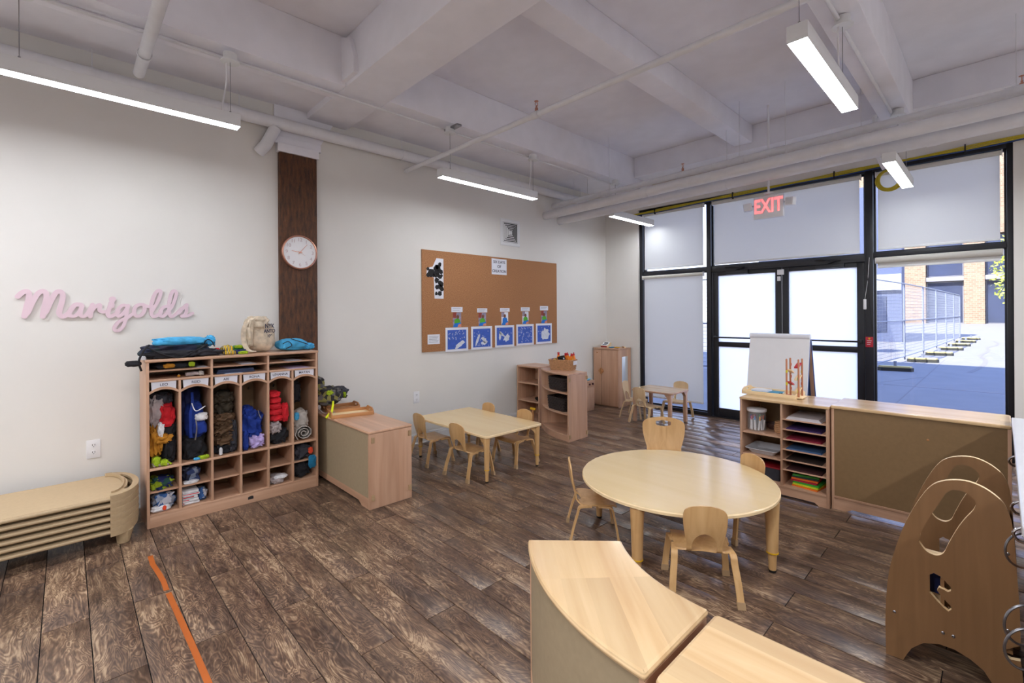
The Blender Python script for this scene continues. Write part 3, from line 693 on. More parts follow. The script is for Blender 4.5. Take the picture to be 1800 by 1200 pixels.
pipe('short white pipe stub joining the wall beside the timber column capital', [(-4.74, 1.30, 3.035), (-4.68, 1.345, 3.10), (-4.655, 1.42, 3.27)], .05)
t, o = pipe('white pipe crossing below the left ceiling beam above the stacked cots', [(-4.45, .405, 3.34), (XR, .405, 3.34)], .036)
clevis(t, o, -4.1, .405, 3.34, .042, 'x'); rod(t, o, -4.1, .405, 3.38, 3.53)
t, o = pipe('long slim sprinkler pipe crossing the room from the left wall', [(-4.74, 2.85, 3.18), (XR, 2.85, 3.20)], .0235, couplings=((.2475, .03, .07),))
obj('pipe_hanger', MB().box(-.10+.90, .12+.90, -.03, .03, .225, .245, .003), 'steel', t)
def sprinkler(x, y, z, t, o):
    h = MB().lathe([(.014, 0), (.014, .03), (.007, .035), (.007, .05)], (0, 0, 0), 12).tube([(0, -.013, .05), (0, -.015, .065), (0, -.006, .085)], .003, 6).tube([(0, .013, .05), (0, .015, .065), (0, .006, .085)], .003, 6).lathe([(.0, .085), (.018, .085), (.018, .088), (0, .088)], seg=12)
    q = obj('sprinkler_head', h, 'rose_gold', t, loc=Vector((x, y, z))-o, label='copper sprinkler head'); return q
sprinkler(-2.667, 2.85, 3.21, t, o)
t, o = pipe('upper thick white pipe crossing in front of the window wall', [(-4.74, 5.24, 3.00), (XR, 5.40, 3.20)], .062, couplings=((.20, .068, .09), (.42, .068, .09)))
for x in (-3.6, -1.5, .5): rod(t, o, x, 5.24+(x+4.74)*.0192, 3.03+(x+4.74)*.024, 3.88)
t, o = pipe('lower thick white pipe crossing nearest the window wall', [(-4.74, 5.57, 2.965), (XR, 5.66, 3.16)], .060, couplings=((.30, .066, .09), (.52, .066, .09)))
for x in (-4.2, -2.2, .3): rod(t, o, x, 5.57+(x+4.74)*.0108, 3.0+(x+4.74)*.0234, 3.9)
t, o = pipe('slimmer sprinkler pipe above the two thick pipes at the window wall', [(-4.74, 5.42, 3.175), (XR, 5.50, 3.33)], .034, couplings=((.12, .04, .09), (.33, .04, .07), (.58, .045, .12)))
for x in (-4.33, -2.0, -.9, .1): rod(t, o, x, 5.42+(x+4.74)*.0096, 3.2+(x+4.74)*.0186, 3.9)
sprinkler(-2.66, 5.44, 3.25, t, o); sprinkler(.13, 5.47, 3.29, t, o)
pipe('thin white conduit beside the slim sprinkler pipe at the window wall', [(-4.74, 5.62, 3.12), (XR, 5.75, 3.30)], .013, 'conduit', name='conduit')
# lamps
def lamp(x, y0, y1, z, label, first=None):
    L = y1-y0; t = thing('linear_lamp', label, 'ceiling lamp', (x, (y0+y1)/2, z), 0, 'suspended linear lamps')
    h = L/2; w = .048
    b = MB(); b.box(-w, w, -h, h, .016, .088, .002); b.box(-w, -w+.003, -h, h, 0, .018); b.box(w-.003, w, -h, h, 0, .018); b.box(-w+.003, w-.003, -h, -h+.003, 0, .018); b.box(-w+.003, w-.003, h-.003, h, 0, .018); obj('housing', b, 'trim_white', t)
    obj('diffuser', MB().box(-w+.0035, w-.0035, -h+.0035, h-.0035, .001, .015), 'lamp_glow', t, label='glowing white diffuser', smooth=0)
    return t
def canopy(t, yc, zc, cord=False):
    """ceiling box with steel cable, child of lamp t (yc = y in lamp space, zc = ceiling height over lamp)"""
    obj('canopy', MB().lathe([(.062, zc-.008), (.062, zc), (.045, zc+.004), (.045, zc+.055), (0, zc+.055)], (0, yc, 0), 20), 'trim_white', t)
    obj('cable', MB().tube([(0, yc, .088), (0, yc, zc-.006)], .0022, 6), 'steel', t)
    obj('cable_grip', MB().tube([(0, yc, .086), (0, yc, .112)], .006, 8), 'steel', t)
    if cord: obj('power_cord', MB().tube(catmull([(-.01, yc-.05, .088), (-.012, yc-.045, zc*.35), (-.02, yc-.02, zc*.7), (-.02, yc-.02, zc-.006)]), .0055, 8), 'white_plastic', t)
Zl = 2.90
l1 = lamp(-3.87, -.30, .93, Zl, 'linear lamp at the left edge of the picture above the pink wall sign'); canopy(l1, .56, .475, True); canopy(l1, -.5, .475)
l2 = lamp(-3.87, 2.715, 4.10, Zl, 'linear lamp hanging in front of the left wall between column and air vent'); canopy(l2, -.565, .475); canopy(l2, .66, .475, True)
l3 = lamp(-3.80, 5.60, 6.70, Zl, 'linear lamp hanging in the far left corner near the window wall'); canopy(l3, -.45, .475); 
l4 = lamp(-.705, 2.69, 3.90, Zl, 'large bright linear lamp at upper right nearest the camera'); canopy(l4, .40, .500, True); canopy(l4, -.565, .500)
l5 = lamp(-.665, 5.22, 6.44, 2.83, 'linear lamp at right in front of the yellow cable coil'); canopy(l5, -.06, .570); canopy(l5, .5, .570)
pipe('thin conduit under the left ceiling beam feeding the lamps', [(-3.95, -2.4, 3.425), (-3.95, 6.2, 3.425)], .011, 'conduit', name='conduit')
pipe('thin conduit under the right ceiling beam feeding the lamps', [(-.73, 2.2, 3.435), (-.71, 6.2, 3.435)], .013, 'conduit', name='conduit')
for x in (-.9, -.55): pass
pipe('vertical conduit dropping past the big pipes beside the right lamp', [(-.84, 5.75, 3.45), (-.84, 5.75, 3.10), (-.78, 5.85, 2.93)], .02, 'conduit', name='conduit')
# cables over the window wall
flat('cable_yellow', (196, 178, 36), .5); flat('cable_blue', (24, 60, 120), .5)
t = thing('cable_bundle', 'bundle of yellow and blue cables strapped above the window frame', 'cable', (-4.4, 6.76, 3.11))
for k in range(4):
    n = 26; P = []
    for i in range(n+1):
        q = i/n; x = q*5.2; sag = .012*math.sin(q*PI*9+k)
        P.append((x, .004*k+.003*math.sin(i+k), .013*k-.004+q*.105+sag*.5))
    obj('cable_strand', MB().tube(P, .0075, 6), 'cable_blue' if k == 0 else 'cable_yellow', t)
for q in (.12, .35, .58, .8): obj('cable_tie', MB().box(q*5.2-.006, q*5.2+.006, -.012, .026, q*.105-.03, q*.105+.06, .002), 'rubber_black', t)
t = thing('cable_coil', 'coil of yellow cable hanging behind the right lamp at the window frame', 'cable', (-.84, 6.62, 2.99))
for k in range(5):
    rr_ = .088+.006*k; obj('cable_loop', MB().tube([(rr_*math.cos(2*PI*i/26)*(1+.03*k), .006*k+.01*math.sin(i*.5+k), rr_*math.sin(2*PI*i/26)*1.1) for i in range(27)], .0055, 6), 'cable_yellow', t)
obj('cable_tail', MB().tube(catmull([(.02, .01, .10), (.02, .08, .13), (-.01, .14, .16)]), .0055, 6), 'cable_yellow', t)
# exit sign
t = thing('exit_sign', 'white hanging sign with red EXIT letters and two lamp heads', 'exit sign', (-1.815, 5.8, 2.72))
obj('sign_body', MB().box(-.155, .155, -.022, .022, -.125, .125, .006), 'white_plastic', t)
text('lettering', 'EXIT', .225, 'exit_red', t, (0, -.0235, 0.01), WALL_B, .001, sx_=.66, off=.004)
obj('mounting_stem', MB().tube([(0, 0, .16), (0, 0, 1.16)], .012, 10).lathe([(.012, .13), (.05, .145), (.05, .165), (.0, .165)], seg=16), 'white_plastic', t)
obj('mounting_bar', MB().box(-.09, .09, -.03, .03, .118, .132, .003), 'white_plastic', t)
for s_ in (-1, 1):
    hd = obj('lamp_head', MB().box(-.045, .045, -.035, .03, -.045, .045, .012), 'white_plastic', t, loc=(s_*.225, -.005, .03)); hd.rotation_euler = (0, .12*s_, -.3*s_)
    obj('lens', MB().box(-.034, .034, -.039, -.036, -.03, .03, .001), 'marble', hd)
    obj('neck', MB().tube([(s_*.155, 0, .04), (s_*.185, 0, .035)], .012, 8), 'white_plastic', t)
# small things on the frame
t = thing('alarm_sign', 'small red notice on the frame post right of the double doors', 'sign', (-1.062, 6.838, 1.165))
obj('plate', MB().box(-.036, .036, -.003, 0, -.06, .06, .002), flat('sign_red', (176, 26, 44), .5), t)
for k in range(3): obj('print_line', MB().box(-.022, .022-.006*k, -.0036, -.003, .012-.022*k, .018-.022*k), 'white_plastic', t, smooth=0)
obj('emblem', MB().lathe([(0, -.0034), (.011, -.0034), (.011, -.003), (0, -.003)], (0, 0, .04), 14, 'Y'), 'yellow_band', t)
t = thing('door_contact', 'small white door contact box on the post right of the doors', 'sensor', (-1.10, 6.838, 1.61))
obj('case', MB().box(-.014, .014, -.018, 0, -.06, .06, .004), 'white_plastic', t); obj('wire', MB().tube(catmull([(0, -.008, .06), (.03, -.012, .3), (.045, -.012, .55)]), .002, 6), 'trim_white', t)
tag(obj('blind_chain', MB().tube(catmull([(-1.075, 6.79, 2.7), (-1.072, 6.79, 2.1), (-1.05, 6.79, 1.6), (-1.03, 6.80, 1.30)]), .003, 6), 'rubber_black'), 'dark control chain hanging down the post right of the doors', 'chain')

# ================================================================== OUTDOORS
flat('concrete', (116, 112, 108), .85, var=.06, scale=2, bump=.1)
g = MB(); g.box(-40, 40, 7.05, 34, -.2, 0); g.add([(-40, 34, 0), (40, 34, 0), (40, 53, .55), (-40, 53, .55)], [(0, 1, 2, 3)])
struct('ground', g, 'concrete')
# our own building above and beside the shop window, which shades the near pavement
b = MB(); b.box(-16, 14, 7.0, 7.3, 4.06, 10.6); b.box(-16, XL-.15, 7.0, 7.3, 0, 4.06); b.box(XR+.15, 14, 7.0, 7.3, 0, 4.06); b.box(-16, 14, -4, 7.0, 10.4, 10.6)
brickmat('brick_own', (150, 120, 100), (170, 140, 118), (180, 170, 160), 4)
struct('facade', b, 'brick_own')
flat('joint_dark', (110, 104, 100), .9)
crack = [(-.52, 16.2), (-.34, 18.2), (-.30, 20.6), (-.46, 22.4), (-.30, 25.4), (-.36, 27.6), (-.12, 29.5), (-.06, 31.5), (-.2, 33.8)]
tag(obj('pavement_crack', MB().sweep([(p.x, p.y, .002) for p in catmull(crack, 3)], .10, .002, (1, 0, 0)), 'joint_dark'), 'jagged dark crack running up the sunlit pavement outside', 'crack')
for k, (p, q) in enumerate((((-3.2, 8.6), (-1.2, 14.4)), ((-8, 12.4), (3, 12.4)), ((-1.2, 7.3), (-1.2, 20)))):
    struct('trim_%d' % (20+k), MB().sweep([(*p, .001), (*q, .001)], .02, .002, (1, 0, 0) if k != 1 else (0, 1, 0)), 'joint_dark')
# far brick building
BY = 52.
brickmat('brick_far', (134, 110, 88), (112, 90, 70), (140, 126, 108), 1.6)
flat('lintel', (120, 118, 124), .8); flat('dark_glass', (52, 58, 78), .15, var=.3, scale=.4)
bd = thing('brick_building', 'sunlit pale brick building with tall dark windows across the pavement', 'building', (0, BY, 0))
def bx(a): return a*52/30.   # x measured on a plane 30 m off
piers = [(-9.5, -7.6), (-5.6, -4.9), (-3.24, -2.46), (-1.136, -.453), (1.3, 2.0), (3.6, 4.4)]
for a, c in piers: obj('brick_pier', MB().box(bx(a), bx(c), 0, .8, .4, 9), 'brick_far', bd)
obj('brick_wall', MB().box(bx(-9.5), bx(4.4), .9, 1.4, .3, 14), 'brick_far', bd); obj('brick_band', MB().box(bx(-9.5), bx(4.4), .05, .9, 7.6, 14), 'brick_far', bd)
for (a0_, c0), (a1_, c1) in zip(piers[:-1], piers[1:]):
    x0, x1 = bx(c0), bx(a1_)
    obj('lintel', MB().box(x0, x1, .1, .7, 4.0, 4.35, .02), 'lintel', bd)
    for z0, z1 in ((.55, 3.95), (4.4, 7.5)):
        n = max(1, int((x1-x0)/1.3)); w = (x1-x0)/n
        for i in range(n):
            wn_ = obj('window', MB().box(x0+i*w+.04, x0+(i+1)*w-.04, .55, .62, z0, z1), 'lintel', bd)
            obj('pane', MB().box(x0+i*w+.10, x0+(i+1)*w-.10, .52, .55, z0+.07, z1-.07), 'dark_glass', wn_, smooth=0)
# left, far: dark garage front behind the fence
t = thing('dark_garage', 'dark shop front behind the fence at the left of the view outside', 'building', (-4.95, 30, 0))
obj('front_wall', MB().box(-5, 1.6, 0, 1, 0, 8), flat('garage_blue', (66, 74, 100), .7), t); obj('sign_band', MB().box(-5, 1.6, -.2, 0, 2.6, 3.4), flat('garage_grey', (150, 154, 170), .6), t)
for k in range(3): obj('window', MB().box(-4.6+2*k, -3+2*k, -.05, 0, .5, 2.3), 'dark_glass', t)
# fence panels
flat('fence_steel', (118, 122, 134), .5); flat('foot_block', (206, 186, 120), .7); flat('foot_dark', (40, 40, 34), .8)
def fence_panel(x, y, dx, dy, label, cov):
    L = math.hypot(dx, dy); t = thing('fence_panel', label, 'fence', (x, y, 0), math.atan2(dy, dx), 'temporary fence panels outside the window'); H = 2.38
    for a in (0, L): obj('upright', MB().tube([(a, 0, .05), (a, 0, H)], .024, 8), 'fence_steel', t)
    for z in (.15, 1.25, H): obj('rail', MB().tube([(0, 0, z), (L, 0, z)], .018, 6), 'fence_steel', t)
    n = int(L/.11); m = MB()
    for i in range(1, n): m.box(L*i/n-.004, L*i/n+.004, -.002, .002, .15, H)
    for i in range(1, 22): m.box(0, L, -.0015, .0015, -.0+.15+i*.1, .157+i*.1)
    o_ = obj('wire_mesh', m, 'fence_steel', t, smooth=0); o_['kind'] = 'stuff'
    return t
def foot(x, y, i):
    FN = ['seventh', 'second', 'third', 'fourth', 'fifth', 'sixth', 'farthest', 'eighth']
    t = thing('ballast_block', ['ballast block in the building shadow nearest the window', 'dark ballast block where the shadow ends', 'ballast block with blue strap at the sunlit fence corner'][i] if i < 3 else 'pale ballast block %s along the sunlit fence outside' % ['', '', '', 'just past the blue-strapped one', 'fifth from the window', 'sixth from the window', 'third from the far end', 'second from the far end', 'at the far end'][min(i, 8)], 'block', (x, y, 0), .25, 'fence ballast blocks' )
    m = MB().prism([(-.30, -.1), (.30, -.1), (.37, 0), (.30, .1), (-.30, .1), (-.37, 0)], .0, .09); obj('base', m, 'foot_dark', t)
    obj('top_slab', MB().prism([(-.28, -.08), (.28, -.08), (.34, 0), (.28, .08), (-.28, .08), (-.34, 0)], .09, .13), 'foot_block', t)
    obj('socket', MB().tube([(0, 0, .13), (0, 0, .25)], .035, 8), 'fence_steel', t)
ys = [12.4, 15.4, 18.6, 21.8, 25.0, 28.2, 31.4, 34.6]
xs = [-2.75, -2.28, -2.02, -1.86, -1.74, -1.64, -1.55, -1.47]
nm = ['nearest', 'second', 'third', 'fourth', 'fifth', 'sixth', 'farthest']
for i in range(7): fence_panel(xs[i], ys[i], xs[i+1]-xs[i], ys[i+1]-ys[i]-.05, 'steel mesh fence panel outside, %s from the window in the row' % nm[i], i)
fence_panel(-2.9, 12.3, -3.0, -.4, 'steel mesh fence panel outside, turned sideways at the left', 0)
for i, (x, y) in enumerate(zip(xs, ys)): foot(x+.42, y, i+1)
foot(-2.05, 10.2, 0)
t = thing('lamp_post', 'dark square post standing behind the outdoor fence', 'post', (-4.2, 20.4, 0)); obj('shaft', MB().box(-.12, .12, -.12, .12, 0, 3.6, .02), flat('post_dark', (40, 44, 52), .6), t); obj('base_plate', MB().box(-.25, .25, -.25, .25, 0, .3, .02), 'post_dark', t)
obj('meter_box', MB().box(-.05, .75, -.2, .15, 1.9, 3.5, .02), 'garage_grey', t)
# tree at the right
flat('leaf', (168, 176, 60), .6, var=.3, scale=3); flat('bark', (90, 74, 58), .9)
t = thing('young_tree', 'young yellow-green tree at the right edge of the window view', 'tree', (1.05, 31, 0))
obj('trunk', MB().tube(catmull([(0, 0, 0), (.05, 0, 1.4), (-.05, .1, 3), (.1, 0, 5)]), [.07]*8+[.05]*6+[.03]*5, 8), 'bark', t)
rg = random.Random(5); m = MB()
for k in range(1500):
    u = rg.uniform(0, 1); z = 1.7+4.2*u; R0 = 1.25*math.sin(PI*min(1, .15+u*.85))+.25; a = rg.uniform(0, 2*PI); rr_ = R0*math.sqrt(rg.uniform(0, 1)); c = Vector((rr_*math.cos(a), rr_*math.sin(a), z))
    d = Vector((rg.gauss(0, 1), rg.gauss(0, 1), rg.gauss(0, 1))).normalized()*.085; e = d.orthogonal().normalized()*.05
    m.add([c-d, c+e, c+d, c-e], [(0, 1, 2, 3)])
o_ = obj('foliage', m, 'leaf', t, smooth=0); o_['kind'] = 'stuff'

# ================================================================== FURNITURE
def P(t, name, mb, mat, label=None, smooth=35):
    """part whose mesh is given in world coordinates (t unrotated)"""
    return obj(name, mb, mat, t, loc=(-t.location.x, -t.location.y, -t.location.z), label=label, smooth=smooth)
def PP(t, part, name, mb, mat, label=None, smooth=35):
    o = obj(name, mb, mat, part, label=label, smooth=smooth); return o

# ---- stack of six cots
def cot(k):
    z = .095+.043*k; t = thing('stacking_cot', 'beige stacking cot, ' + ['bottom one of the stack standing on its feet', 'second from the bottom of the stack', 'third from the bottom of the stack', 'third from the top of the stack', 'second from the top of the stack', 'topmost one of the stack with its fabric showing'][k], 'cot', (-4.31, -.29, z), 0, 'cots stacked along the left wall')
    W, Lh = .305, .665
    for s in (-1, 1):
        # curved moulded end: plan outline with a slot, walls that lean in downwards
        out = [(-W, s*(Lh-.17))]+[(-W+.0, s*(Lh-.13))]+[(W*.99*math.sin(a)*1.0, s*(Lh-.16+.16*math.cos(a))) for a in [math.radians(-88+176*i/22) for i in range(23)]]+[(W, s*(Lh-.17))]
        inn = [(x*.80, s*(Lh-.17)+(y-s*(Lh-.17))*.52) for x, y in out]
        slot = [(x, y) for x, y in [(W*.86*math.sin(a), s*(Lh-.16+.125*math.cos(a))) for a in [math.radians(-50+100*i/10) for i in range(11)]]]+[(x, y) for x, y in [(W*.80*math.sin(a), s*(Lh-.16+.098*math.cos(a))) for a in [math.radians(50-100*i/10) for i in range(11)]]]
        m = MB(); n = len(out)
        m.prism(out+inn[::-1], .030, .043, holes=[slot])
        vs = [(x, y, .038) for x, y in out]+[(x*.985, s*(Lh-.17)+(y-s*(Lh-.17))*.97, -.012) for x, y in out]+[(x*.95, s*(Lh-.17)+(y-s*(Lh-.17))*.93, -.012) for x, y in out]+[(x*.95, s*(Lh-.17)+(y-s*(Lh-.17))*.93, .032) for x, y in out]
        fs = [(l*n+i, l*n+i+1, (l+1)*n+i+1, (l+1)*n+i) for l in range(3) for i in range(n-1)]; m.add(vs, fs)
        e = obj('end_cap', m, 'cot_plastic', t)
        obj('fabric_clamp', MB().sweep([(x*.80, s*(Lh-.17)+(y-s*(Lh-.17))*.50, .046) for x, y in out[1:-1]], .02, .008, (0, 0, 1)), 'cot_plastic', e)
        if k == 0:
            for sx_ in (-1, 1): obj('foot', MB().tube([(sx_*.20, s*(Lh-.10), -.095), (sx_*.215, s*(Lh-.095), 0)], [.035, .05], 12), 'cot_plastic', t)
    for sx_ in (-1, 1): obj('side_rail', MB().tube([(sx_*(W-.018), -(Lh-.16), .018), (sx_*(W-.018), Lh-.16, .018)], .0125, 12), 'cot_plastic', t)
    m = MB().box(-W+.026, W-.026, -(Lh-.165), Lh-.165, .026, .030)
    m.prism([(-W+.05, Lh-.165), (W-.05, Lh-.165)]+[(W*.8*math.sin(a), Lh-.165+.085*math.cos(a)) for a in [math.radians(80-160*i/12) for i in range(13)]], .026, .030)
    obj('fabric_sheet', m, 'cot_fabric', t)
for k in range(6): cot(k)

# ---- coat locker
L0, L1, XFR, XBK = .412, 1.624, -4.21, -4.62
t = thing('coat_locker', 'tall maple coat locker with six arched sections and cubbies against the left wall', 'locker', ((XFR+XBK)/2, (L0+L1)/2, 0)); LOCK = t
div = [.611, .815, 1.013, 1.217, 1.411]
for y in (L0+.009, L1-.009): P(t, 'side_panel', MB().box(XBK, XFR, y-.009, y+.009, 0, 1.188, .003), 'maple_Z')
P(t, 'top_board', MB().box(XBK-.005, XFR+.006, L0-.006, L1+.006, 1.188, 1.208, .006), 'maple_Y')
P(t, 'back_panel', MB().box(XBK, XBK+.006, L0+.018, L1-.018, .05, 1.188), 'panel_tan')
for i_, y in enumerate(div): P(t, 'divider', MB().box(XBK+.006, XFR-.002, y-.008, y+.008, .093, 1.188 if i_ in (1, 3) else 1.047, .002), 'maple_Z')
edges = [L0+.018]+[v for y in div for v in (y-.008, y+.008)]+[L1-.018]
cells = [(edges[2*i], edges[2*i+1]) for i in range(6)]
trip = [(L0+.018, .807), (.823, 1.209), (1.225, L1-.018)]
for a, c in trip:
    P(t, 'shelf', MB().box(XBK+.006, XFR-.012, a, c, 1.117, 1.129, .002), 'maple_Y')
    P(t, 'shelf', MB().box(XBK+.006, XFR-.001, a, c, 1.047, 1.063, .002), 'maple_Y')
P(t, 'shelf', MB().box(XBK+.006, XFR, L0+.018, L1-.018, .408, .424, .002), 'maple_Y')
P(t, 'bottom_board', MB().box(XBK+.006, XFR-.002, L0+.018, L1-.018, .078, .093, .002), 'maple_Y')
P(t, 'plinth', MB().box(XFR-.022, XFR-.003, L0+.018, L1-.018, 0, .078, .002), 'maple_Y')
names = ['LEO', 'REID', 'ARI', 'RONA', 'LEVANNA', 'MATAN']
for i_, (a, c) in enumerate(cells):
    P(t, 'shelf', MB().box(XBK+.006, XFR-.03, a, c, .238, .252, .002), 'maple_Y')
    n = 12; up = []; lo = []
    for q in range(n+1):
        y = a+(c-a)*q/n; z = .958+.032*(1-((q/n)*2-1)**2); up.append((y, z+.018)); lo.append((y, z))
    P(t, 'arched_rail', MB().prism(lo+up[::-1], XFR-.020, XFR-.002, fn=lambda x, y, z: (z, x, y)), 'maple_Y')
    cd = P(t, 'name_card', MB().prism([(p[0], p[1]-.003) for p in up[1:-1]]+[(c-.012, 1.046), (a+.012, 1.046)], XFR-.016, XFR-.012, fn=lambda x, y, z: (z, x, y)), 'paper')
    text('lettering', names[i_], .027, 'ink', cd, (XFR-.0115, (a+c)/2, 1.022), off=.0002)
    for q in (-.05, .05): P(t, 'coat_hook', MB().tube(catmull([(XBK+.006, (a+c)/2+q, .88), (XBK+.04, (a+c)/2+q, .875), (XBK+.055, (a+c)/2+q, .90)]), .004, 6), 'steel')
P(t, 'emblem', MB().prism([(1.06, .032), (1.10, .032), (1.10, .052), (1.09, .058), (1.07, .056), (1.06, .050)], XFR-.003, XFR-.0022, fn=lambda x, y, z: (z, x, y)), 'black_ink', smooth=0)

# ---- belongings in and on the locker
C('cloth_black', (26, 26, 32)); C('cloth_dark_grey', (52, 52, 60)); C('cloth_red', (196, 22, 36)); C('cloth_royal', (18, 50, 138)); C('cloth_navy', (26, 36, 84)); C('cloth_mustard', (176, 118, 26))
C('cloth_neon', (158, 184, 30)); C('cloth_brown', (86, 62, 40)); C('cloth_olive', (52, 44, 32)); C('cloth_lavender', (178, 160, 212)); C('cloth_greypink', (170, 158, 158)); C('cloth_greige', (178, 172, 166))
C('cloth_skyblue', (70, 164, 212)); C('cloth_canvas', (206, 190, 168), bump=.3); C('cloth_white', (224, 224, 228)); C('cloth_teal', (20, 110, 150)); C('cloth_orange', (226, 74, 40))
checker('plaid_dark', (26, 34, 60), (20, 40, 44), (34, 30, 52), 16); checker('mix_neon', (30, 70, 60), (150, 170, 30), (26, 36, 90), 26); checker('mix_blue', (40, 56, 100), (120, 130, 150), (30, 34, 60), 24)
checker('mix_yellow', (34, 32, 36), (96, 92, 92), (128, 122, 66), 30); checker('mix_bag', (52, 92, 150), (150, 160, 180), (190, 190, 200), 22)
stripes('striped_sock', [(226, 186, 34), (226, 186, 34), (40, 40, 50), (226, 186, 34), (150, 150, 150), (40, 40, 50)], 14, 'Y')
def item(name, label, cat, loc, group=None): return thing(name, label, cat, loc, 0, group)
def cloth(t, part, c, size, mat, seed=0, amp=.28, freq=2.4, floor=None, clip=None, sub=4, label=None):
    """folded cloth lump given in world coordinates"""
    return P(t, part, MB().blob(c, size, seed, amp, freq, sub, floor, clip), mat, label=label, smooth=60)
def cell(i, x0=XBK+.008, x1=XFR-.006, z0=.4245, z1=.95, m=.003): a, c = cells[i]; return (x0, x1, a+m, c-m, z0, z1)
G1 = 'clothes in the locker sections'
def mid(i): return (cells[i][0]+cells[i][1])/2
# section 1
t = item('jacket', 'dark red and black jacket with grey-pink lining hanging in the first locker section', 'jacket', (-4.42, mid(0), .62), G1)
cloth(t, 'lining', (-4.36, mid(0)-.035, .80), (.07, .05, .12), 'cloth_greypink', 3, clip=cell(0)); cloth(t, 'body', (-4.34, mid(0)+.03, .79), (.08, .05, .075), 'cloth_red', 4, clip=cell(0)); cloth(t, 'sleeve', (-4.34, mid(0)+.03, .67), (.075, .055, .08), 'cloth_black', 5, clip=cell(0)); cloth(t, 'collar', (-4.40, mid(0)+.0, .90), (.08, .07, .06), 'cloth_dark_grey', 9, clip=cell(0)); cloth(t, 'hem', (-4.30, mid(0)+.025, .735), (.05, .045, .035), 'cloth_red', 6, clip=cell(0)); cloth(t, 'cuff', (-4.27, mid(0)-.015, .68), (.03, .02, .06), 'cloth_white', 7, clip=cell(0))
t = item('snow_suit', 'mustard yellow child jacket stuffed in the first locker section', 'jacket', (-4.32, mid(0)-.03, .55), G1)
cloth(t, 'body', (-4.32, mid(0)-.045, .60), (.075, .04, .12), 'cloth_mustard', 8, .35, 3, clip=cell(0)); cloth(t, 'sleeve', (-4.28, mid(0)+.0, .62), (.05, .055, .035), 'cloth_mustard', 12, .35, 3, clip=cell(0))
t = item('dark_trousers', 'black snow trousers at the bottom of the first locker section', 'trousers', (-4.38, mid(0)+.03, .43), G1); cloth(t, 'body', (-4.36, mid(0)+.04, .53), (.12, .045, .11), 'cloth_black', 10, clip=cell(0), floor=.425)
t = item('gloves', 'neon yellow and grey gloves on the floor of the first locker section', 'gloves', (-4.27, mid(0)-.03, .43), G1)
for k, (dy, dx) in enumerate(((-.045, 0), (.0, .01))):
    cloth(t, 'palm', (-4.26+dx, mid(0)+dy, .462-.015*k), (.035, .028, .035-.01*k), 'cloth_neon', 20+k, .3, clip=cell(0), floor=.425)
    for q in range(4): P(t, 'finger', MB().tube([(-4.25+dx, mid(0)+dy+.012*q-.018, .45), (-4.228+dx*.2, mid(0)+dy+.018*q-.012, .434)], [.009, .007], 8), 'cloth_neon' if q % 2 else 'cloth_greypink')
# section 2
t = item('backpack', 'royal blue backpack with white flap hanging in the second locker section', 'backpack', (-4.38, mid(1), .6), G1)
cloth(t, 'body', (-4.36, mid(1)+.01, .70), (.10, .062, .15), 'cloth_royal', 31, .18, 1.6, clip=cell(1)); cloth(t, 'flap', (-4.275, mid(1)+.04, .745), (.035, .045, .032), 'cloth_white', 32, .2, clip=cell(1))
cloth(t, 'front_pocket', (-4.275, mid(1)+.028, .66), (.04, .05, .055), 'cloth_royal', 33, .15, 1.6, clip=cell(1))
P(t, 'strap', MB().sweep(catmull([(-4.32, mid(1)-.01, .93), (-4.25, mid(1)-.02, .86), (-4.235, mid(1)-.035, .77), (-4.245, mid(1)-.03, .60)]), .018, .005, (0, 1, 0)), 'cloth_royal'); P(t, 'piping', MB().tube(catmull([(-4.24, mid(1)-.025, .86), (-4.23, mid(1)+.0, .80), (-4.225, mid(1)+.06, .83)]), .004, 6), 'cloth_white')
P(t, 'zip', MB().tube(catmull([(-4.232, mid(1)-.0, .73), (-4.228, mid(1)+.004, .66), (-4.232, mid(1)-.005, .58)]), .005, 6), 'steel')
t = item('navy_coat', 'navy coat hanging behind the blue backpack', 'coat', (-4.5, mid(1), .6), G1); cloth(t, 'body', (-4.50, mid(1), .74), (.10, .08, .24), 'cloth_navy', 34, clip=cell(1, x1=-4.40))
t = item('dark_trousers', 'near-black trousers bundled at the bottom of the second locker section', 'trousers', (-4.36, mid(1), .43), G1); cloth(t, 'body', (-4.36, mid(1)+.0, .51), (.13, .083, .10), 'cloth_black', 35, clip=cell(1), floor=.425)
t = item('mittens', 'lime green mitten on the floor of the second locker section', 'mittens', (-4.25, mid(1)+.05, .43), G1); cloth(t, 'palm', (-4.245, mid(1)+.05, .438), (.03, .035, .014), 'cloth_neon', 36, clip=cell(1), floor=.425); cloth(t, 'thumb', (-4.235, mid(1)+.005, .434), (.02, .022, .01), 'cloth_skyblue', 37, clip=cell(1), floor=.425)
# section 3
t = item('puffer_coat', 'olive brown puffer coat filling the third locker section', 'coat', (-4.38, mid(2), .5), G1)
for q, z in enumerate((.86, .78)): cloth(t, 'quilt_band', (-4.38, mid(2), z), (.11, .075, .055), 'cloth_olive', 40+q, .3, 3, clip=cell(2))
for q, z in enumerate((.70, .62, .54)): cloth(t, 'quilt_band', (-4.32, mid(2)-.01, z), (.10, .078, .05), 'cloth_brown', 43+q, .4, 3.4, clip=cell(2))
cloth(t, 'sleeve', (-4.28, mid(2)+.05, .56), (.05, .03, .13), 'cloth_dark_grey', 47, .3, clip=cell(2)); cloth(t, 'lower_hem', (-4.34, mid(2), .47), (.1, .08, .05), 'cloth_black', 48, .3, clip=cell(2), floor=.425)
cloth(t, 'tag', (-4.225, mid(2)-.04, .46), (.01, .012, .03), 'cloth_white', 49, .2, clip=cell(2), floor=.425)
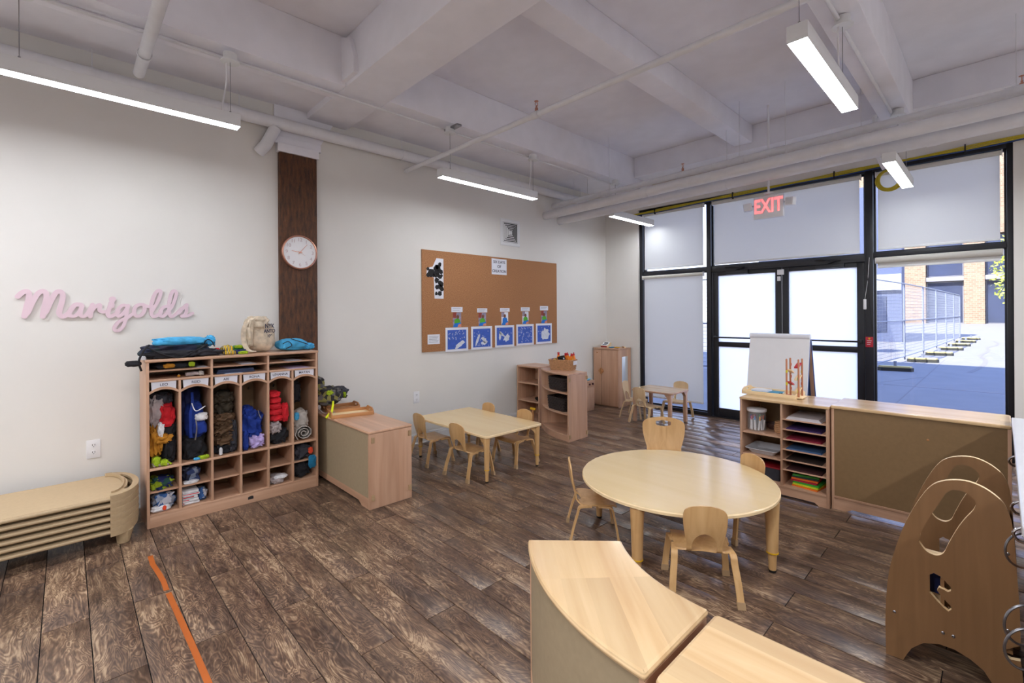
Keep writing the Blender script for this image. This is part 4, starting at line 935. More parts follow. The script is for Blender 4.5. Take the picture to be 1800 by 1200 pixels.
# section 4
t = item('hooded_jacket', 'bright blue hooded jacket slumped in the fourth locker section', 'jacket', (-4.36, mid(3), .5), G1)
cloth(t, 'body', (-4.34, mid(3)-.005, .62), (.11, .082, .12), 'cloth_royal', 50, .35, 2.8, clip=cell(3)); cloth(t, 'hood', (-4.33, mid(3)-.03, .72), (.07, .05, .055), 'cloth_royal', 51, .35, 3, clip=cell(3)); cloth(t, 'sleeve', (-4.26, mid(3)-.06, .50), (.04, .024, .08), 'cloth_royal', 52, .3, clip=cell(3), floor=.425)
P(t, 'zip', MB().tube(catmull([(-4.26, mid(3)+.035, .74), (-4.24, mid(3)+.04, .70), (-4.23, mid(3)+.05, .67)]), .004, 6), 'steel')
t = item('fleece_blanket', 'lavender fleece bundled below the blue hooded jacket', 'blanket', (-4.28, mid(3)+.02, .43), G1); cloth(t, 'bundle', (-4.28, mid(3)+.02, .485), (.065, .062, .055), 'cloth_lavender', 53, .4, 2.6, clip=cell(3), floor=.425)
# section 5
t = item('puffer_jacket', 'bright red puffer jacket in the fifth locker section', 'jacket', (-4.32, mid(4), .62), G1)
for q, z in enumerate((.85, .80, .75, .70, .65)): cloth(t, 'quilt_band', (-4.31, mid(4)-.035+.004*q, z), (.085, .05+.003*q, .03), 'cloth_red', 60+q, .14, 2, clip=cell(4))
cloth(t, 'sleeve', (-4.265, mid(4)+.045, .69), (.04, .028, .085), 'cloth_red', 66, .25, clip=cell(4))
t = item('scarf', 'crumpled pinkish grey scarf under the red puffer jacket', 'scarf', (-4.27, mid(4)-.03, .52), G1); cloth(t, 'bundle', (-4.27, mid(4)-.03, .57), (.045, .045, .05), 'cloth_greypink', 67, .4, 3, clip=cell(4))
t = item('boots_bag', 'black bundle at the bottom of the fifth locker section', 'bag', (-4.3, mid(4), .43), G1); cloth(t, 'body', (-4.32, mid(4)+.0, .495), (.08, .075, .07), 'cloth_black', 68, .35, clip=cell(4), floor=.425)
# section 6
t = item('dark_hat', 'black knitted hat hanging in the sixth locker section', 'hat', (-4.44, mid(5), .75), G1); cloth(t, 'crown', (-4.42, mid(5)-.015, .83), (.06, .045, .10), 'cloth_black', 70, .3, clip=cell(5))
t = item('rolled_blanket', 'rolled greige blanket with blue patch standing in the sixth locker section', 'blanket', (-4.33, mid(5), .43), G1)
m = MB()
sp = [(.012+.0022*a)*1.0 for a in range(30)]
P(t, 'roll', MB().sweep([(-4.27, mid(5)-.005+(.012+.0029*a)*math.cos(a*.72), .492+(.012+.00245*a)*math.sin(a*.72)) for a in range(24)], .10, .005, (1, 0, 0)), 'cloth_greige')
cloth(t, 'drape', (-4.34, mid(5)-.005, .60), (.075, .07, .085), 'cloth_greige', 72, .22, clip=cell(5)); cloth(t, 'patch', (-4.275, mid(5)-.05, .635), (.02, .02, .035), 'cloth_skyblue', 73, .2, clip=cell(5))
# cubbies
def cub(i, lower): a, c = cells[i]; return (XBK+.008, XFR-.012, a+.003, c-.003, .0935 if lower else .2525, .236 if lower else .405)
G2 = 'bundles in the locker cubbies'
t = item('clothing_bundle', 'green, navy and yellow patterned clothes in the first upper cubby', 'clothes', (-4.36, mid(0), .253), G2); cloth(t, 'bundle', (-4.33, mid(0)-.01, .285), (.1, .075, .045), 'mix_neon', 80, .35, clip=cub(0, 0), floor=.2525)
t = item('diaper_bag', 'clear blue plastic bag of white diapers in the first lower cubby', 'bag', (-4.33, mid(0), .094), G2); cloth(t, 'bag', (-4.34, mid(0)+.005, .16), (.09, .072, .065), 'mix_bag', 81, .35, clip=cub(0, 1), floor=.0935); cloth(t, 'diapers', (-4.26, mid(0)-.02, .115), (.03, .06, .022), 'cloth_white', 82, .25, clip=cub(0, 1), floor=.0935); cloth(t, 'orange_mark', (-4.232, mid(0)+.0, .12), (.006, .012, .016), 'cloth_orange', 83, .2, clip=cub(0, 1))
t = item('clothing_bundle', 'navy patterned bag of clothes in the second upper cubby', 'clothes', (-4.36, mid(1), .253), G2); cloth(t, 'bundle', (-4.34, mid(1)-.02, .31), (.09, .06, .055), 'mix_blue', 84, .3, clip=cub(1, 0), floor=.2525); cloth(t, 'white_edge', (-4.26, mid(1)-.03, .263), (.03, .05, .012), 'cloth_white', 85, .2, clip=cub(1, 0), floor=.2525)
t = item('diaper_stack', 'stack of white diapers with red edging in the second lower cubby', 'diapers', (-4.32, mid(1), .094), G2)
for q in range(5): P(t, 'folded_diaper', MB().box(-4.42+.004*q, -4.25+.004*(q % 2), cells[1][0]+.008, cells[1][0]+.12-.006*(q % 3), .0945+.021*q, .0945+.021*q+.019, .009), 'cloth_white')
for q in range(4): P(t, 'red_edging', MB().tube([(-4.249, cells[1][0]+.012, .108+.021*q), (-4.245, cells[1][0]+.02+.03*q, .108+.021*q)], .003, 6), 'cloth_red')
cloth(t, 'wrapper', (-4.33, mid(1)+.045, .14), (.07, .035, .045), 'mix_bag', 87, .35, clip=cub(1, 1), floor=.0935)
t = item('plastic_bag', 'folded grey-white plastic bag in the fifth lower cubby', 'bag', (-4.30, mid(4), .094), G2); cloth(t, 'bag', (-4.30, mid(4)-.02, .125), (.075, .06, .035), 'cloth_greypink', 88, .3, clip=cub(4, 1), floor=.0935); cloth(t, 'fold', (-4.26, mid(4)+.005, .15), (.04, .055, .016), 'cloth_white', 89, .25, clip=cub(4, 1))
t = item('clothing_bundle', 'dark grey and orange clothes filling the sixth upper cubby', 'clothes', (-4.33, mid(5), .253), G2); cloth(t, 'bundle', (-4.32, mid(5)-.01, .315), (.11, .075, .065), 'cloth_dark_grey', 90, .35, clip=cub(5, 0), floor=.2525); cloth(t, 'orange_trim', (-4.235, mid(5)+.05, .325), (.018, .022, .03), 'cloth_orange', 91, .3, clip=cub(5, 0))
t = item('teal_shirt', 'blue and black printed shirt hanging from the sixth upper cubby', 'shirt', (-4.225, mid(5)+.05, .18), G2); cloth(t, 'hanging_cloth', (-4.205, mid(5)+.055, .235), (.010, .034, .058), 'cloth_teal', 92, .25)
t = item('clothing_bundle', 'black clothes packed into the sixth lower cubby', 'clothes', (-4.33, mid(5), .094), G2); cloth(t, 'bundle', (-4.34, mid(5)-.01, .16), (.1, .075, .07), 'cloth_black', 93, .25, clip=cub(5, 1), floor=.0935)
# shelf slots
G3 = 'papers and small things in the locker slots'
def slot(x0, x1, y0, y1, z, h, mat, name, label, cat):
    t = item(name, label, cat, ((x0+x1)/2, (y0+y1)/2, z), G3)
    n = 3
    for q in range(n): P(t, 'sheet', MB().box(x0+.004*q, x1-.006*((q*2) % 3), y0+.006*q, y1-.004*q, z+h*q/n, z+h*(q+1)/n-.0004), mat, smooth=0)
    return t
Z1, Z2 = 1.1295, 1.0635
t = item('clothing_bundle', 'dark folded clothes with yellow flap in the top left locker slot', 'clothes', (-4.36, .62, Z1), G3); cloth(t, 'bundle', (-4.36, .60, 1.152), (.12, .15, .026), 'cloth_black', 94, .2, floor=Z1, clip=(XBK+.01, -4.225, None, None, Z1, 1.186)); cloth(t, 'yellow_flap', (-4.24, .55, 1.155), (.012, .035, .016), 'cloth_mustard', 95, .3, floor=Z1); cloth(t, 'yellow_strap', (-4.24, .69, 1.157), (.012, .02, .018), 'cloth_neon', 96, .4, floor=Z1)
slot(-4.50, -4.222, .72, .79, Z1, .003, 'paper', 'paper_sheets', 'white papers at the right end of the top left locker slot', 'paper')
t = item('small_toy', 'small yellow ball toy in the second left locker slot', 'toy', (-4.25, .61, Z2), G3); P(t, 'ball', MB().lathe([(0, 0), (.008, .003), (.0105, .0105), (.008, .018), (0, .021)], (-4.25, .61, Z2), 14), 'cloth_mustard'); P(t, 'cap', MB().lathe([(.004, .02), (.004, .024), (0, .024)], (-4.25, .61, Z2), 10), 'cloth_greypink')
t = item('pale_glove', 'pale grey glove lying in the second left locker slot', 'gloves', (-4.27, .70, Z2), G3); cloth(t, 'palm', (-4.27, .70, 1.082), (.03, .05, .014), 'cloth_greypink', 97, .3, floor=Z2); cloth(t, 'cuff', (-4.25, .75, 1.084), (.022, .018, .018), 'cloth_greige', 98, .2, floor=Z2)
slot(-4.52, -4.216, 1.02, 1.13, Z1, .004, 'paper', 'paper_sheets', 'white papers jutting from the upper middle locker slot', 'paper')
slot(-4.55, -4.226, .85, 1.12, Z2+.004, .028, flat('folder_blue', (34, 50, 84), .5), 'blue_folder', 'dark blue folder in the lower middle locker slot', 'folder')
slot(-4.50, -4.214, .90, 1.03, Z2, .003, 'paper', 'paper_sheets', 'white papers under the dark blue folder', 'paper')
slot(-4.50, -4.216, 1.37, 1.50, Z1, .003, 'paper', 'paper_sheets', 'white papers in the upper right locker slot', 'paper')
slot(-4.50, -4.210, 1.38, 1.56, Z2, .004, flat('paper_lilac', (206, 190, 220), .7), 'paper_sheets', 'lilac and white papers in the lower right locker slot', 'paper')
# on top
TZ = 1.2085
t = item('drawstring_bag', 'black mesh drawstring bag with plaid cloth on the left end of the locker', 'bag', (-4.42, .60, TZ))
cloth(t, 'body', (-4.42, .62, 1.262), (.14, .235, .05), 'plaid_dark', 100, .18, 2, floor=TZ); cloth(t, 'mesh_edge', (-4.35, .80, 1.235), (.09, .12, .028), 'cloth_dark_grey', 101, .25, floor=TZ); cloth(t, 'front_fold', (-4.30, .58, 1.235), (.06, .19, .03), 'cloth_black', 103, .25, 2.4, floor=TZ)
P(t, 'drawstring', MB().tube(catmull([(-4.27, .42, 1.30), (-4.235, .52, 1.24), (-4.225, .62, 1.215), (-4.24, .72, 1.26), (-4.28, .80, 1.30)]), .006, 6), 'cloth_black'); P(t, 'drawstring', MB().tube(catmull([(-4.30, .44, 1.31), (-4.24, .40, 1.27), (-4.235, .375, 1.20), (-4.25, .39, 1.13)]), .007, 6), 'cloth_black')
t = item('dangling_sock', 'black and white sock hanging over the left end of the locker', 'sock', (-4.28, .38, 1.15)); cloth(t, 'foot', (-4.26, .345, 1.185), (.032, .045, .022), 'cloth_black', 105, .15); cloth(t, 'cuff', (-4.27, .395, 1.215), (.028, .025, .022), 'cloth_white', 106, .15, clip=(None, None, None, None, 1.209, None)); 
t = item('blue_cloth_bag', 'bright blue cloth bag lying on the black mesh bag', 'bag', (-4.42, .66, 1.30))
cloth(t, 'body', (-4.40, .64, 1.325), (.11, .175, .036), 'cloth_skyblue', 110, .16, 1.7); cloth(t, 'gathered_end', (-4.38, .835, 1.325), (.045, .035, .042), 'cloth_skyblue', 111, .3, 2.5); P(t, 'cord', MB().tube(catmull([(-4.31, .78, 1.30), (-4.30, .80, 1.335), (-4.30, .83, 1.325), (-4.29, .85, 1.28)]), .004, 6), 'cloth_black')
t = item('striped_socks', 'yellow, green and navy striped socks in a heap beside the canvas tote', 'socks', (-4.36, .97, TZ))
cloth(t, 'striped_sock', (-4.34, .945, 1.245), (.05, .045, .036), 'striped_sock', 120, .2, floor=TZ); cloth(t, 'striped_sock', (-4.30, .96, 1.225), (.03, .05, .016), 'striped_sock', 121, .2, floor=TZ)
cloth(t, 'green_sock', (-4.36, 1.02, 1.25), (.04, .045, .025), flat('sock_green', (40, 130, 50)), 122, .3, floor=TZ); cloth(t, 'lime_sock', (-4.33, 1.03, 1.268), (.03, .035, .012), 'cloth_neon', 123, .3); cloth(t, 'navy_sock', (-4.30, 1.03, 1.23), (.035, .045, .018), 'cloth_navy', 124, .3, floor=TZ); cloth(t, 'lime_sock', (-4.26, 1.045, 1.222), (.02, .035, .012), 'cloth_neon', 125, .3, floor=TZ); cloth(t, 'red_sock', (-4.35, .875, 1.245), (.03, .02, .02), 'cloth_red', 126, .3, floor=TZ)
t = item('canvas_tote', 'cream canvas tote bag with faded dark print standing on the locker', 'bag', (-4.42, 1.20, TZ))
cloth(t, 'body', (-4.42, 1.215, 1.33), (.09, .115, .125), 'cloth_canvas', 130, .16, 1.5, floor=TZ); cloth(t, 'folded_top', (-4.40, 1.18, 1.455), (.075, .085, .065), 'cloth_canvas', 131, .28, 2.0)
cloth(t, 'hanging_flap', (-4.36, 1.105, 1.37), (.06, .035, .115), 'cloth_canvas', 132, .3, 2.2, floor=TZ)
P(t, 'strap', MB().sweep(catmull([(-4.34, 1.14, 1.50), (-4.31, 1.07, 1.44), (-4.30, 1.055, 1.33), (-4.29, 1.08, 1.245), (-4.27, 1.13, 1.222)]), .035, .005, (0, 1, .1)), 'cloth_canvas')
for i_, s in enumerate(('NYK', 'ANTO', '100')): 
    q = text('print', s, .052-.008*i_, 'ink', t, (.098-.002*i_, .062, .222-.042*i_), WALL_L, .0005, off=.001); q.rotation_euler = (0, 0, .55)
t = item('drawstring_bag', 'light blue drawstring bag at the right end of the locker', 'bag', (-4.42, 1.50, TZ))
cloth(t, 'body', (-4.42, 1.47, 1.262), (.12, .125, .052), 'cloth_skyblue', 140, .15, 1.6, floor=TZ); cloth(t, 'gathered_end', (-4.39, 1.60, 1.24), (.07, .05, .03), 'cloth_skyblue', 141, .25, 2.5, floor=TZ)
P(t, 'cord', MB().tube(catmull([(-4.30, 1.36, 1.275), (-4.285, 1.40, 1.295), (-4.285, 1.43, 1.26), (-4.28, 1.38, 1.235)]), .0035, 6), 'cloth_black'); P(t, 'cord', MB().tube(catmull([(-4.34, 1.44, 1.315), (-4.29, 1.50, 1.29), (-4.29, 1.57, 1.262)]), .0035, 6), 'cloth_black')

# ---- low maple cabinet beside the locker
def hinges(t, pts, part=None):
    for x, y, z in pts: P(t, 'clip', MB().box(x-.012, x+.012, y-.012, y+.012, z-.022, z+.022, .003), 'rubber_tan')
t = thing('low_cabinet', 'low maple cabinet with pale tan back panel beside the coat locker', 'cabinet', (-3.99, 1.89, 0))
X0, X1, Y0, Y1, H = -4.60, -3.395, 1.70, 2.08, .61
P(t, 'side_panel', MB().box(X1-.02, X1, Y0, Y1, 0, H-.022, .003), 'maple_Z'); P(t, 'side_panel', MB().box(X0, X0+.02, Y0, Y1, 0, H-.022, .003), 'maple_Z')
m = MB(); rslab(m, X0-.004, X1+.008, Y0-.008, Y1+.006, H-.022, H, .015, .007); P(t, 'top_board', m, 'maple_X')
P(t, 'back_panel', MB().box(X0+.02, X1-.02, Y0+.004, Y0+.012, .085, H-.022), 'panel_pale')
P(t, 'plinth', MB().prism([(X0+.02, 0), (X0+.14, 0), (X0+.19, .03), (X1-.19, .03), (X1-.14, 0), (X1-.02, 0), (X1-.02, .085), (X0+.02, .085)], Y0+.004, Y0+.022, fn=lambda x, y, z: (x, z, y)), 'maple_X')
P(t, 'bottom_board', MB().box(X0+.02, X1-.02, Y0+.022, Y1, .068, .085), 'maple_X'); P(t, 'shelf', MB().box(X0+.02, X1-.02, Y0+.022, Y1-.01, .32, .337), 'maple_X')
hinges(t, [(X1+.0, Y0+.03, .54), (X1+.0, Y1-.02, .54), (X1, Y0+.03, .09), (X1, Y1-.02, .09)])
def tray(loc, rz, w, d, label, mat='tray_wood', base='ply_edge_lit', name='wooden_tray'):
    t = thing(name, label, 'tray', loc, rz); h = .045
    obj('base', MB().box(-w/2, w/2, -d/2, d/2, 0, .006), base, t)
    for s in (-1, 1):
        obj('long_side', MB().box(-w/2, w/2, s*d/2-.005, s*d/2+.005, 0, .032, .002), mat, t)
        prof = [(-d/2, 0), (d/2, 0), (d/2, .032), (d*.3, .055), (-d*.3, .055), (-d/2, .032)]
        hole = [(q[0]*1, q[1]) for q in rrect(-.028, .028, .024, .042, .008, 3)]
        obj('handle_end', MB().prism(prof, -.005, .005, holes=[hole], fn=lambda x, y, z: (s*w/2+z, x, y)), mat, t)
    return t
tray((-4.13, 1.885, H), math.radians(78), .36, .24, 'empty wooden serving tray with handle holes on the low cabinet')
t = tray((-4.44, 1.93, H), math.radians(82), .30, .22, 'wooden tray partly under the patterned bag on the low cabinet', base='tray_wood')
t = thing('patterned_bag', 'black, grey and yellow patterned cloth bag slumped on the low cabinet', 'bag', (-4.40, 1.78, .66))
cl = (None, None, 1.632, None, .665, None)
cloth(t, 'body', (-4.43, 1.78, .76), (.13, .14, .085), 'mix_yellow', 150, .25, 1.8, clip=cl); cloth(t, 'upper_fold', (-4.50, 1.70, .86), (.09, .085, .085), 'mix_yellow', 151, .25, clip=cl); cloth(t, 'grey_end', (-4.42, 1.88, .775), (.08, .10, .06), 'cloth_dark_grey', 152, .3, clip=cl)
cloth(t, 'yellow_patch', (-4.31, 1.77, .80), (.012, .03, .02), 'cloth_neon', 153, .4); cloth(t, 'yellow_patch', (-4.35, 1.93, .76), (.02, .012, .026), 'cloth_neon', 154, .4)
P(t, 'grey_cord', MB().tube(catmull([(-4.27, 1.64, .70), (-4.24, 1.68, .64), (-4.26, 1.75, .625), (-4.27, 1.82, .622)]), .004, 6), 'cloth_greypink')
P(t, 'yellow_strap', MB().tube(catmull([(-4.28, 1.79, .72), (-4.22, 1.76, .68), (-4.19, 1.735, .64), (-4.18, 1.705, .622), (-4.175, 1.68, .60)]), [.010]*12+[.012]*13, 8), flat('strap_yellow', (222, 232, 20), .5))

# ---- tables
def leg_table(label, shape, z, legs, loc, rz=0, r_=.034, metal=False, tm='laminate', edge='ply_edge_lit', taper=True, band=True):
    t = thing('round_table' if shape[0] == 'round' else 'square_table' if shape[0] == 'square' else 'rectangular_table', label, 'table', loc, rz)
    if shape[0] == 'round':
        R0 = shape[1]; m = MB().lathe([(0, z-.026), (R0-.012, z-.026), (R0, z-.020), (R0, z-.006), (R0-.004, z-.001)], seg=72); obj('table_edge', m, edge, t)
        obj('tabletop', MB().lathe([(R0-.005, z-.0012), (R0-.006, z), (0, z)], seg=72), tm, t)
    else:
        w, d, cr_ = shape[1:]; m = MB(); rslab(m, -w/2, w/2, -d/2, d/2, z-.024, z-.001, cr_, .004); obj('table_edge', m, edge, t)
        m = MB().prism(rrect(-w/2+.004, w/2-.004, -d/2+.004, d/2-.004, cr_), z-.0012, z); obj('tabletop', m, tm, t)
    for (lx, ly) in legs:
        a = math.atan2(-ly, -lx); d = Vector((math.cos(a), math.sin(a), 0))
        if band:
            lg = obj('leg', MB().tube([(0, 0, .115), (0, 0, .30), (0, 0, z-.026)], [r_*.86, r_, r_*1.12], 16), 'chair_ply', t, loc=(lx, ly, 0))
            obj('leg_extension', MB().tube([(0, 0, .012), (0, 0, .12)], [r_*.55, r_*.68], 14), 'chair_ply', lg); obj('adjusting_ring', MB().tube([(0, 0, .112), (0, 0, .120)], r_*.92, 16), 'yellow_band', lg); obj('foot_glide', MB().tube([(0, 0, 0), (0, 0, .014)], [r_*.5, r_*.62], 12), 'rubber_black', lg)
        else:
            lg = obj('leg', MB().box(-r_, r_, -r_, r_, .0, z-.026, .006), 'maple_Z', t, loc=(lx, ly, 0))
        # curved gusset running towards the middle of the table
        for ang in ((a,) if shape[0] == 'round' else (a-.5, a+.5) if band else (0 if lx < 0 else PI, PI/2 if ly < 0 else -PI/2)):
            d = Vector((math.cos(ang), math.sin(ang), 0)); s_ = Vector((-d.y, d.x, 0)); pr = [(r_*.6, z-.027), (r_*.6, z-.11), (r_*1.5, z-.075), (r_*2.4, z-.055), (r_*3.4, z-.027)]
            obj('brace', MB().prism(pr, -.018, .018, fn=lambda x, y, q: tuple(d*x+s_*q+Vector((0, 0, y)))), 'chair_ply' if band else 'maple_X', lg)
    return t
rt = leg_table('large round maple-topped toddler table in the middle of the room', ('round', .612), .435, [(.575*math.cos(math.radians(a)), .575*math.sin(math.radians(a))) for a in (6, 96, 186, 276)], (-1.50, 2.93, 0), r_=.036)
leg_table('low rectangular maple-topped table near the cork board wall', ('rect', 1.17, .74, .035), .43, [(.545, .33), (-.545, .33), (.545, -.33), (-.545, -.33)], (-3.75, 3.07, 0), r_=.026)
leg_table('small square maple play table by the closed window blind', ('square', .62, .53, .05), .455, [(.265, .22), (-.265, .22), (.265, -.22), (-.265, -.22)], (-3.31, 6.04, 0), r_=.022, tm='maple_top', edge='maple_X', band=False)

# ---- bentwood chairs: one plywood shell (seat running up into the back), four bent legs
def chair_parts(t, sh, ply='chair_ply', legm='chair_ply', seat_h=.255, top=.515, w=.285, handle=False, caps=True):
    th = .009; sd = .27
    prof = []   # (y, z, half width, hole half width)
    def hw(s): return s
    rear = -.115; bend = .05; lean = .17
    pts_ = [(sd/2+.01, seat_h-.018), (sd/2-.01, seat_h-.004), (.05, seat_h-.004), (-.04, seat_h-.008), (rear+.035, seat_h-.006)]
    for k in range(1, 7):
        a = PI/2*k/6; pts_.append((rear+.035-.042*math.sin(a), seat_h-.006+.042*(1-math.cos(a))))
    y0, z0 = pts_[-1]; nb = 30
    for k in range(1, nb+1):
        q = k/nb; z = z0+(top-z0)*q; pts_.append((y0-lean*(z-z0)-.010*math.sin(q*PI), z))
    rows = []; ns = 5; NB = len(pts_)
    for i, (y, z) in enumerate(pts_):
        if i <= 4: h = w/2*(1 if i > 0 else .94); hole = 0
        else:
            q = max(0, (z-seat_h)/(top-seat_h))
            wa = w*.315 if not handle else w*.37; wb = w*(.385 if not handle else .46)
            h = (w/2-(w/2-wa)*min(1, (i-4)/3)) if i < 8 else wa+(wb-wa)*math.sin(min(1, max(0, (q-.18)/.55))*PI/2)
            if q > .80: h *= math.sqrt(max(0, 1-((q-.80)/.205)**2.4))*.985+.0
            if handle: hole = w*.165 if .78 < q < .89 else w*.14 if .76 < q < .91 else 0
            else: hole = w*.225*math.sqrt(max(0, 1-((q-.10)/.32)**2)) if q < .415 and i >= 6 else (w*.18 if i == 5 else 0) if i >= 5 else 0
        rows.append((y, z, max(h, .004), hole))
    def strip(r0, r1):
        m = MB(); cols = 4
        for sgn in (-1, 1):
            base = len(m.v); R_n = r1-r0+1
            for i in range(r0, r1+1):
                y, z, h, ho = rows[i]; a = Vector((0, *pts_[max(i-1, 0)])); c = Vector((0, *pts_[min(i+1, NB-1)])); d = (c-a).normalized(); nn = Vector((0, -d.z, d.y))
                for side in (0, 1):
                    for q in range(cols+1):
                        x = sgn*(ho+(h-ho)*q/cols); cv = .018*(x/(w/2))**2 if i > 8 else .006*(x/(w/2))**2
                        p = Vector((x, y, z))+nn*(th*side)+ (Vector((0, cv, 0)) if i > 8 else Vector((0, 0, cv*.6)))
                        m.v.append(tuple(p))
            K = 2*(cols+1)
            for i in range(R_n-1):
                o = base+i*K
                for q in range(cols):
                    m.f.append((o+q, o+q+1, o+K+q+1, o+K+q)); m.f.append((o+cols+1+q, o+K+cols+1+q, o+K+cols+2+q, o+cols+2+q)); m.mi += [0, 0]
                m.f.append((o+cols, o+2*cols+1, o+K+2*cols+1, o+K+cols)); m.mi.append(0)
                if rows[r0+i][3] > 0 or rows[r0+i+1][3] > 0: m.f.append((o, o+K, o+K+cols+1, o+cols+1)); m.mi.append(0)
            for i in (0, R_n-1):
                o = base+i*K
                for q in range(cols): m.f.append((o+q, o+q+1, o+cols+2+q, o+cols+1+q)); m.mi.append(0)
        return m
    obj('seat', strip(0, 6), ply, t, smooth=50); obj('backrest', strip(6, NB-1), ply, t, smooth=50)
    if not handle: obj('maker_mark', MB().box(-.016, .016, -.0005, .0005, -.006, .006), 'tray_wood', t, loc=(0, y0-lean*(top-z0)*.60-.011, seat_h+(top-seat_h)*.66), smooth=0)
    lw = .034; lt = .012
    for sx_ in (-1, 1):
        X_ = sx_*(w/2+.006)
        for fr in (1, -1):
            yt = .02*fr; yk = (sd/2-.015) if fr > 0 else -(sd/2-.02); yf = (sd/2+.018) if fr > 0 else -(sd/2+.032)
            Q = catmull([(X_*.93, yt, seat_h-.012), (X_*.97, yk*.62, seat_h-.012), (X_, yk*.90, seat_h-.020), (X_*1.02, yk*1.0, seat_h-.058), (X_*1.09, yk+(yf-yk)*.55, seat_h*.42), (X_*1.14, yf, .008)], 5)
            lg = obj('leg', MB().sweep(Q, lw, lt, (1, 0, 0)), legm, t, smooth=40)
            if caps:
                a, c = Vector((X_*1.125, yf-(yf-yk)*.08, .036)), Vector((X_*1.145, yf+.001*fr, 0))
                obj('foot_cap', MB().sweep([a, c], lw+.006, lt+.008, (1, 0, 0)), 'rubber_tan', lg, smooth=0)
def chair(label, loc, rz, group, **kw):
    t = thing('toddler_chair', label, 'chair', (*loc, 0), rz, group); chair_parts(t, None, **kw); return t
gA, gB, gC = 'chairs at the round table', 'chairs at the rectangular table', 'chairs at the small square table'
c0 = chair('bentwood toddler chair nearest the camera, its back turned, at the round table', (-1.155, 2.535), math.radians(34.8), gA)
def place(src, label, loc, rz, group): return dup(src, None, (*loc, 0), rz, label, group)
place(c0, 'bentwood toddler chair seen side-on at the left of the round table', (-1.955, 2.635), math.radians(-48), gA)
place(c0, 'bentwood toddler chair behind the right rim of the round table', (-1.285, 3.375), math.radians(152), gA)
place(c0, 'bentwood toddler chair at the near side of the rectangular table beside its front leg', (-3.49, 2.765), math.radians(2), gB)
place(c0, 'bentwood toddler chair at the rectangular table right beside the low cabinet', (-4.105, 2.755), math.radians(-1), gB)
place(c0, 'bentwood toddler chair at the far right side of the rectangular table', (-3.47, 3.345), math.radians(181), gB)
place(c0, 'bentwood toddler chair at the far left of the rectangular table, only its back top showing', (-4.03, 3.32), math.radians(178), gB)
c1 = chair('pale bentwood chair with its back turned at the small square table', (-3.37, 5.785), math.radians(-12), gC, ply='chair_pale', legm='chair_pale', caps=False)
place(c1, 'pale bentwood chair seen side-on between wardrobe and small square table', (-3.72, 6.06), math.radians(-80), gC)
place(c1, 'pale bentwood chair facing the camera behind the small square table', (-3.24, 6.40), math.radians(185), gC)
big = thing('wide_back_chair', 'larger bentwood chair with hand-hole back behind the round table', 'chair', (-1.965, 3.66, 0), math.radians(212), gA)
chair_parts(big, None, seat_h=.30, top=.605, w=.385, handle=True)

# ---- curved cabinets: a 45 degree wedge between two radii
def arc(cx, cy, R0, a0, a1, n=18): return [(cx+R0*math.cos(a0+(a1-a0)*k/n), cy+R0*math.sin(a0+(a1-a0)*k/n)) for k in range(n+1)]
def ease_slab(m, poly, z0, z1, b):
    """slab with rounded edges from any closed outline"""
    n = len(poly); c = [Vector((*p, 0)) for p in poly]; ins = []
    ar = sum(poly[i][0]*poly[(i+1) % n][1]-poly[(i+1) % n][0]*poly[i][1] for i in range(n)); sg = 1 if ar > 0 else -1
    for i in range(n):
        d1_ = (c[i]-c[i-1]).normalized(); d2_ = (c[(i+1) % n]-c[i]).normalized(); n1 = Vector((-d1_.y, d1_.x, 0))*sg; n2 = Vector((-d2_.y, d2_.x, 0))*sg
        k_ = (n1+n2); k_ = k_/max(.35, k_.length_squared/2); ins.append(k_)
    L_ = [(1, z0), (.3, z0+b*.3), (0, z0+b), (0, z1-b), (.3, z1-b*.3), (1, z1)]; vs = []
    for q, z in L_: vs += [((c[i]+ins[i]*b*q).x, (c[i]+ins[i]*b*q).y, z) for i in range(n)]
    fs = [(l*n+k, l*n+(k+1) % n, (l+1)*n+(k+1) % n, (l+1)*n+k) for l in range(5) for k in range(n)]
    o = len(m.v); m.add(vs, fs)
    tri = tessellate_polygon([[Vector((vs[5*n+i][0], vs[5*n+i][1], 0)) for i in range(n)]])
    for t_ in tri: m.f.append(tuple(o+5*n+i for i in t_)); m.f.append(tuple(o+i for i in t_[::-1])); m.mi += [0, 0]
    return m
def round_corners(poly, idx, r, n=4):
    out = []; N_ = len(poly)
    for i, p in enumerate(poly):
        if i not in idx: out.append(p); continue
        a, b_, c = Vector(poly[i-1]), Vector(p), Vector(poly[(i+1) % N_]); u = (a-b_).normalized()*r; v = (c-b_).normalized()*r
        for k in range(n+1):
            t_ = k/n; q = (b_+u)*(1-t_)**2+b_*2*t_*(1-t_)+(b_+v)*t_**2; out.append((q.x, q.y))
    return out
